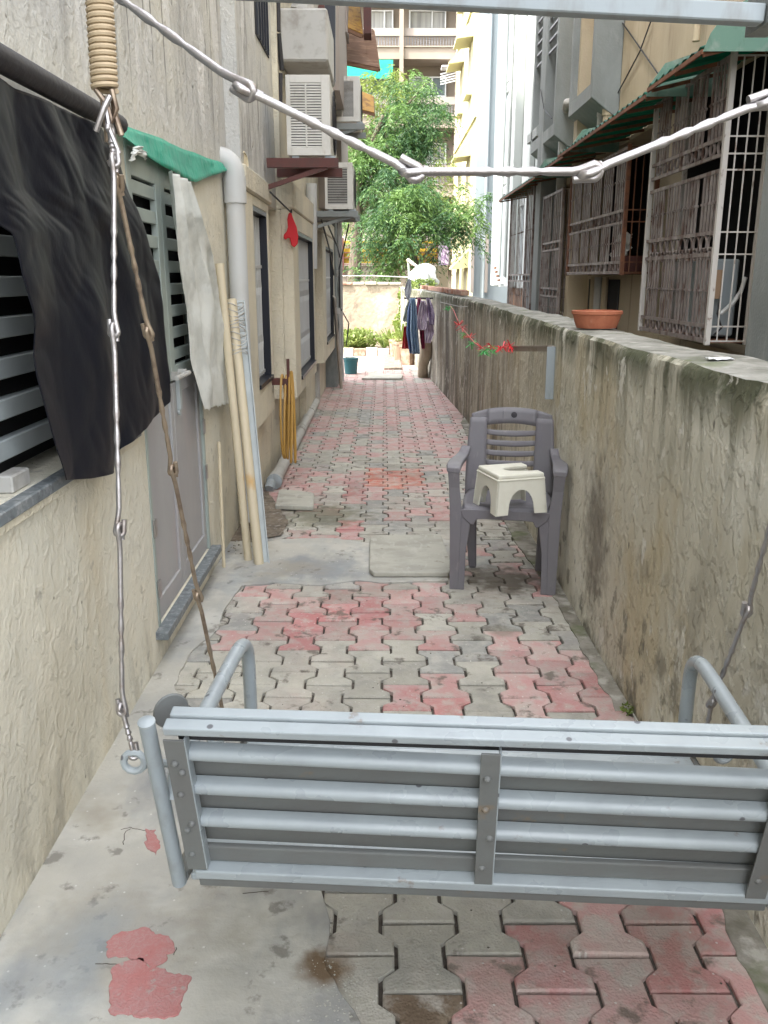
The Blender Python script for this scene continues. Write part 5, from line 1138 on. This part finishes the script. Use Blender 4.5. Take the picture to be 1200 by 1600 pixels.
fbox('green_net', 540, 97, 614, 126, -.4, -.37, 'green_sheet'); fbox('drying_shelf', 688, 110, 712, 112, -.9, -.2, 'whitealu')
for k in range(5): MB().bar(fy(688, 116 + k * 4), fy(712, 110 + k * 4), .04, .04).build('drying_bar', 'whitealu', fbld)
fbox('red_shutter', 680, 262, 712, 272, -.2, -.1, 'maroon')
yr = thing('yellow_railing', (0, 27, 0), 'yellow wall with dark rails behind the tree trunks', 'fence')
def yb(name, x0, y0, x1, y1, d0, d1, m): return fbox(name, x0, y0, x1, y1, d0, d1, m, yr, 27)
yb('yellow_panel', 500, 388, 706, 411, .1, .3, 'yellow'); yb('yellow_panel', 500, 376, 706, 380, .1, .2, 'yellow')
for y in (383, 394, 402, 412): yb('rail', 500, y, 706, y + 1.6, -.05, .05, 'maroon')
for x in (535, 586, 622, 641, 664, 683, 700): yb('post', x, 372, x + 2, 430, -.06, .06, 'maroon')
yb('base_wall', 500, 415, 706, 560, .1, .4, 'beigebld')
yb('dark_gate', 684, 360, 704, 415, -.3, -.2, 'rail'); yb('hanging_cloth', 688, 385, 700, 414, -.36, -.31, 'c_purple')
bsh = thing('tan_hut', (2.0, 21.5, 0), 'small tan wall piece behind the white sack and right of the tree', 'wall')
MB().box((AY(676, 430, 21.5).x, 21.5, 0), (AY(700, 430, 21.5).x, 21.8, AY(680, 415, 21.5).z)).build('masonry', 'tanwall', bsh)
# pale yellow building with window hoods
yb_ = thing('pale_yellow_building', (4, 28, 0), 'pale yellow building with small window hoods on its lit side', 'building')
X0 = AY(742, 300, 24).x; x1_ = AY(708, 300, 24).x
yend = 24 * (742 - 600) / (709 - 600)
MB().box((X0, 24.01, 0), (9, yend, 16)).build('side_wall', 'creamwall', yb_)
MB().box((X0, 23.9, 0), (9, 24.0, 16)).build('front_wall', 'palewall', yb_)
for zc_ in (-1, 0, 1, 2, 3):
    base = AX(735, 232, X0).z - .2 + (zc_ - 1) * 2.95
    for yy in (25.4, 28.2):
        h = MB().prism([(0, 0), (0, .45), (-.45, .0), (-.45, -.06)], (X0 - .001, yy, base), (1, 0, 0), (0, 0, 1), -1.2).build('window_hood', 'creamwall', yb_)
        wnn = MB().box((X0 - .012, yy + .15, base - 1.25), (X0 - .002, yy + 1.05, base - .1)).build('window', 'taupe', yb_)
        for q in (.15, .58, 1.0): MB().box((X0 - .03, yy + q, base - 1.25), (X0 - .013, yy + q + .05, base - .1)).build('window_frame', 'creamwall', wnn)
        MB().box((X0 - .16, yy + .1, base - 1.40), (X0 - .002, yy + 1.1, base - 1.28)).build('window_ledge', 'creamwall', yb_)
    if zc_ < 3: MB().box((X0 - .05, 24.02, base + .75), (X0 - .001, 31, base + .83)).build('string_course', 'creamwall', yb_)
MB().tube([(X0 + .28, 23.85, .2), (X0 + .28, 23.85, 15)], .04, 8).build('rain_pipe', 'palewall', yb_)
for x in (.25, .62): MB().box((X0 - .02 + x - .3, 23.8, 1.1), (X0 + x - .24, 23.89, 2.6)).build('window_bar', 'taupe', yb_)

# white building beyond the cages
wb = thing('white_building', (4, 14, 0), 'white building with tall pilasters and recessed windows on the right', 'building')
WX = 2.15; wy = lambda px: AX(px, 300, WX).y
y0w, y1w = wy(862), wy(779)
MB().box((WX, y0w, 1.33), (9, y1w, 16)).build('wall', 'whitewall', wb)
MB().box((WX + .25, y0w, -.05), (9, y1w, 1.33)).build('base_wall', 'plybrown', wb)
MB().box((WX - .10, y0w - .4, 1.33), (WX, y0w + .02, 16)).build('pilaster', 'whitewall', wb)
for pa, pb, dd in ((779, 784, .10), (806, 814, .14), (828, 834, .08)):
    MB().box((WX - dd, wy(pb), 1.34), (WX - .001, wy(pa), 16)).build('pilaster', 'whitewall', wb, bevel=.01)
for pa, pb, tops in ((786, 804, ((435, 300), (275, 145), (120, -20))), (816, 828, ((440, 320),))):
    for lo_, hi_ in tops:
        zl, zh = AX((pa + pb) / 2, lo_, WX).z, AX((pa + pb) / 2, hi_, WX).z
        wnn = MB().box((WX - .006, wy(pb), zl), (WX - .001, wy(pa), zh)).build('recessed_panel', 'palewall', wb)
        MB().box((WX - .035, wy(pb), zh), (WX - .001, wy(pa), zh + .12)).build('panel_edge', 'whitewall', wnn); MB().box((WX - .035, wy(pb), zl - .1), (WX - .001, wy(pa), zl)).build('panel_edge', 'whitewall', wnn)
MB().tube([(WX - .17, wy(809), 1.5), (WX - .17, wy(809), 15)], .028, 8).build('rain_pipe', 'whitewall', wb)
MB().tube([(WX - .13, wy(797), 1.5), (WX - .13, wy(797), 15)], .018, 8).build('rain_pipe', 'greycon', wb)
for lo_, hi_ in ((212, 175),):
    q = AX(838, lo_, WX - .35); MB().prism([(0, 0), (.34, .0), (.34, .42), (0, .10)], (WX - .35, q.y, q.z), (1, 0, 0), (0, 0, 1), -.7).build('window_hood', 'whitewall', wb)
    MB().box((WX - .012, q.y, q.z - .6), (WX - .001, q.y + .5, q.z - .1)).build('window', 'taupe', wb)
for k in range(4): MB().tube([(WX - .16, wy(800) + k * .2, 1.45 + .07 * k), (WX - .16, wy(800) + .15 + k * .2, 1.45 + .07 * k)], .02, 6).build('pipe_stub', 'rust', wb)

# ------------------------------------------------------------------ near right building with window cages
rb = thing('right_building', (4, 6, 0), 'tan building behind the boundary wall with caged windows and pipes', 'building')
TX = 2.05
openings = [(4.95, 7.02, 1.08, 2.80), (7.1, 9.4, 1.52, 2.6), (9.5, 10.7, 1.10, 2.5)]
mb = MB(); wallseg(mb, TX, TX + .25, 1.2, 10.9, -.05, 6.0, openings); mb.build('wall', 'tanwall', rb)
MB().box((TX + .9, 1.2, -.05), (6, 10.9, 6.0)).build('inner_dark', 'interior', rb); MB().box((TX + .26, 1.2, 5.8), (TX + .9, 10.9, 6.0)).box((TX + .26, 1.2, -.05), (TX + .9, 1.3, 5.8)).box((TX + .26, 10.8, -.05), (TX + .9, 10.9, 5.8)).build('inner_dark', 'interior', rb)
MB().box((1.90, 4.02, -.05), (TX - .001, 4.62, 2.72)).build('pier', 'greycon', rb, bevel=.01)
MB().box((1.86, 9.02, -.05), (TX - .001, 9.16, 6)).build('pier', 'tanwall', rb)
MB().box((1.80, 10.55, -.05), (TX - .001, 10.89, 6)).build('pier', 'greycon', rb, bevel=.01)
def hoodbox(xa, xb, xs, yb_px, X, ztop, m, grille=False):
    ya, yb2 = AX(xb, 150, X).y, AX(xa, 150, X).y; z = AX(xb, yb_px, X).z; th = .07
    o = MB().prism([(0, 0), (TX - X - .001, -.18), (TX - X - .001, ztop - z), (0, ztop - z)], (X, ya, z), (1, 0, 0), (0, 0, 1), -th).build('window_box', m, rb, bevel=.006)
    MB().prism([(0, 0), (TX - X - .001, -.18), (TX - X - .001, ztop - z), (0, ztop - z)], (X, yb2, z), (1, 0, 0), (0, 0, 1), -th).build('box_cheek', m, o)
    MB().prism([(0, 0), (TX - X - .001, -.18), (TX - X - .001, -.08), (0, .12)], (X + .002, ya + th, z), (1, 0, 0), (0, 0, 1), -(yb2 - ya - th)).build('box_floor', m, o)
    MB().box((TX - .012, ya + th, z), (TX - .002, yb2, ztop)).build('window', 'dark' if grille else 'taupe', o)
    if grille:
        for k in range(16):
            zz = z + .9 + k * .12; MB().bar((X + .03, ya + th, zz), (X + .03, yb2, zz + .06), .02, .02).build('grille_bar', 'rail', o)
hoodbox(892, 924, 954, 152, 1.80, 5.6, 'greycon'); hoodbox(834, 868, 885, 208, 1.80, 6.2, 'greycon', True)
for k, (px, X, r_, m) in enumerate(((884, 1.93, .055, 'pvc_grey'), (941, 1.95, .032, 'pvc_grey'), (952, 1.97, .045, 'tanwall'), (1080, 2.0, .025, 'tanwall'))):
    y = AX(px, 150, X).y; zlo = AX(px, 235, X).z if k < 3 else AX(px, 70, X).z
    pp = MB().tube([(X, y, zlo - .6 if k == 0 else zlo), (X, y, 6)], r_, 12).build('rain_pipe', m, rb, smooth=True)
    for z in (zlo + .3, zlo + 1.1, zlo + 1.9): MB().tube([(X, y, z), (X, y, z + .05)], r_ * 1.2, 12).build('pipe_collar', m, pp, smooth=True)
y = AX(884, 175, 1.93).y; z = AX(884, 175, 1.93).z; MB().tube([(1.93, y, z), (1.90, y - .2, z + .05), (2.03, y - .3, z + .05)], .045, 10).build('pipe_branch', 'pvc_grey', rb, smooth=True)
for P in ([(972, 35), (1000, 75), (1030, 118)], [(1018, 30), (1000, 80), (955, 165)], [(845, 140), (850, 170), (862, 185)]):
    MB().tube([AX(*p, 2.03 if p[0] > 900 else 1.78) for p in P], .006, 5).build('wall_cable', 'cable', rb)
# cages
def cage(y0, y1, z0, z1, X, label, levels, step=.052, side=True, post='cagepost', bm='cage', rings=True):
    o = thing('window_cage', ((X + TX) / 2, (y0 + y1) / 2, z0), label, 'window grille', 'window cages of the tan building')
    p = None
    for (x, y) in ((X, y0), (X, y1), (TX - .03, y0), (TX - .03, y1)): MB().box((x - .014, y - .014, z0 - .02), (x + .014, y + .014, z1 + .02)).build('post', post, o)
    for z in levels:
        MB().box((X - .006, y0 + .015, z - .010), (X + .006, y1 - .015, z + .010)).build('rail', bm, o)
    for z in (z0, z1): MB().box((X - .010, y0 + .015, z - .012), (X + .010, y1 - .015, z + .012)).build('rail', bm, o)
    for z in [z0] + list(levels) + [z1]:
        MB().box((X + .015, y0 - .004, z - .004), (TX - .045, y0 + .004, z + .004)).build('side_rail', post, o)
    for k in range(1, 4):
        x = X + (TX - .03 - X) * k / 4; MB().tube([(x, y0, z0), (x, y0, z1)], .0045, 5).build('side_bar', post, o)
    bands = []; zz = [z0] + list(levels) + [z1]
    n = int((y1 - y0) / step); bsrc = {}
    for a, b in zip(zz[:-1], zz[1:]):
        if b - a < .16:      # ring band
            rr_ = (b - a) / 2 - .008; k = 0; y = y0 + .07
            while y < y1 - .05:
                key = ('r', round(rr_, 3))
                if key not in bsrc:
                    mb = MB(); rings_ = []
                    for t in range(16):
                        an = 2 * math.pi * t / 16; rings_.append([(X + dx, y0 + (rr_ + dr) * math.cos(an), a + (b - a) / 2 + (rr_ + dr) * math.sin(an)) for dx, dr in ((-.007, -.003), (-.007, .003), (.007, .003), (.007, -.003))])
                    mb.loft(rings_, closed=True); r0 = mb.build('ring', bm, o, smooth=False); bsrc[key] = r0; r0.location = (0, y - y0, 0); base_a = a
                else:
                    inst(bsrc[key], 'ring', o, (0, y - y0, a - base_a))
                y += step * 2.3
        else:
            for k in range(n):
                y = y0 + .03 + (y1 - y0 - .06) * (k + .5) / n
                if k % 6 == 5: continue
                key = ('b', round(b - a, 3))
                if key not in bsrc:
                    r0 = MB().box((X - .004, y0 - .011, a + .011), (X + .004, y0 + .011, b - .011)).box((X - .010, y0 - .014, (a + b) / 2 - .006), (X + .010, y0 + .014, (a + b) / 2 + .006)).build('bar', bm, o); bsrc[key] = r0; r0['_a'] = a; r0.location = (0, y - y0, 0); A_ = {}
                else: inst(bsrc[key], 'bar', o, (0, y - y0, a - bsrc[key]['_a']))
    MB().box((X + .02, y0 + .02, z0 - .012), (TX - .002, y1 - .02, z0 - .004)).build('floor_sheet', 'rust', o)
    return o
cage(4.90, 6.20, 1.155, 2.60, 1.80, 'largest window cage, nearest to the camera above the boundary wall', (1.235, 1.62, 1.735, 2.05, 2.13, 2.215))
cage(6.80, 8.80, 1.535, 2.42, 1.80, 'second window cage with ringed bars under the long green awning', (1.61, 1.90, 1.985), .064, post='rust')
cage(9.20, 10.25, 1.08, 2.35, 1.80, 'third window cage, narrow and dark, beyond the tan pier', (1.30, 1.38, 1.78, 1.86), .09, post='cage')
cage(10.95, 12.9, 1.08, 2.60, 1.80, 'farthest window cage beside the grey pier with meter boxes', (1.45, 1.53), .12, post='cage')
for o_ in [q for q in bpy.data.objects if '_a' in q.keys()]: del o_['_a']
# contents of the nearest cage
ap_ = thing('appliance', (1.98, 5.25, 1.17), 'white appliance box with a cardboard sheet inside the nearest cage', 'appliance')
MB().box((1.88, 5.15, 1.165), (2.04, 5.55, 1.60)).build('casing', 'palewall', ap_, bevel=.01)
MB().box((1.87, 5.10, 1.38), (1.93, 5.14, 1.54)).build('cardboard', 'cardboard', ap_)
MB().tube([(1.90, 5.0, 1.30), (1.96, 4.99, 1.36), (2.0, 5.0, 1.42), (2.02, 5.0, 1.50)], .012, 8).build('hose', 'pvc_white', ap_, smooth=True)
MB().tube([(1.90, 5.02, 1.40), (1.89, 5.02, 1.30), (1.92, 5.02, 1.22), (1.88, 5.02, 1.18)], .006, 6).build('cord', 'cable', ap_)
MB().box((1.86, 6.95, 1.54), (2.03, 7.35, 1.66)).build('planter_box', 'maroon', bevel=.01, label='dark red trough inside the second cage', cat='trough')
MB().grid(lambda u, v: (1.88 + .05 * nz(u * 4, v * 4) + .04 * v, 7.0 + u * .45, 1.66 + .16 * v * (1 + .4 * nz(u * 5, v * 2))), 14, 10).build('plastic_cover', 'plastic_bag', solid=.003, smooth=True, label='crumpled pale plastic over the red trough', cat='plastic')
MB().box((1.86, 11.2, 1.10), (2.0, 11.7, 1.45)).box((1.85, 11.5, 1.45), (1.95, 11.75, 2.0)).build('meter_box', 'palewall', bevel=.01, label='pale meter boxes and white duct in the farthest cage', cat='meter box')
MB().tube([(1.86, 9.2, 1.03), (1.86, 9.7, 1.03), (1.86, 10.2, 1.02)], .03, 8).build('horizontal_pipe', 'rust', label='rusty pipe running below the third cage', cat='pipe')
for k in range(3): MB().tube([(1.98, 8.0 + k * .22, -.03), (1.98, 8.0 + k * .22, 1.5)], .03 + .015 * (k == 1), 8).build('rain_pipe', 'pvc_grey' if k == 1 else 'tanwall', rb, smooth=True)
MB().box((2.040, 7.75, .1), (2.048, 8.9, 1.48)).build('dark_recess', 'dark', rb)
# awnings
def awning(label, pa, pb, Xo, drop, name='green_awning', seg=.0, ext=.0):
    ya, yb2 = AX(*pa, Xo).y, AX(*pb, Xo).y; za = AX(*pa, Xo).z; zb_ = AX(*pb, Xo).z; zo = (za + zb_) / 2
    o = thing(name, (Xo, (ya + yb2) / 2, zo), label, 'awning', 'green awnings over the window cages')
    nn_ = int((yb2 - ya) / .04)
    def f(u, v):
        y = ya + (yb2 - ya) * u; x = Xo + (TX + .0 - Xo - .003) * v; return (x, y, zo + drop * .32 * (v ** .75) + .012 * math.sin(y * 2 * math.pi / .12))
    MB().grid(f, nn_, 8).build('roof_sheet', 'awning', o, solid=.002, smooth=True)
    k = 0; y = ya + .02
    while y < yb2:
        MB().bar((Xo + .01, y, zo - .03), (TX - .01, y, zo + drop * .32 - .03), .015, .02).build('rafter', 'rust', o); y += .42
    MB().box((Xo - .004, ya, zo - .03), (Xo + .008, yb2, zo - .008)).build('edge_bar', 'rust', o)
    mb = MB(); mb.prism([(0, -.02), (TX - Xo - .005, -.02), (TX - Xo - .005, drop + .02), (.10, .16), (.03, .06)], (Xo, ya - .012, zo), (1, 0, 0), (0, 0, 1), -.006); mb.build('end_sheet', 'awntrim', o)
    return o
awning('long green corrugated awning over the nearest cage', (1098, 74), (1012, 136), 1.56, .34)
awning('middle green corrugated awning with a pale end over the second cage', (1008, 158), (872, 234), 1.56, .26)
awning('short green awning over the third cage', (890, 238), (836, 268), 1.62, .20)
awning('farthest green awning beside the white building', (835, 283), (780, 306), 1.62, .22)
MB().box((2.1, 10.91, -.05), (6, 11.4, 2.9)).build('link_wall', 'tanwall', rb); MB().box((TX, 10.92, -.05), (2.09, 13.2, 1.3)).build('link_base', 'plybrown', rb)
# weed at the foot of the wall
c = G(985, 1112); P = cluster((c.x - .012, c.y - .01, .015), (.022, .035, .015), 40)
leaves('weed', 'leaf4', P, .018, asp=.55, droop=-.3, label='small green weed sprouting at the foot of the boundary wall', cat='weed')
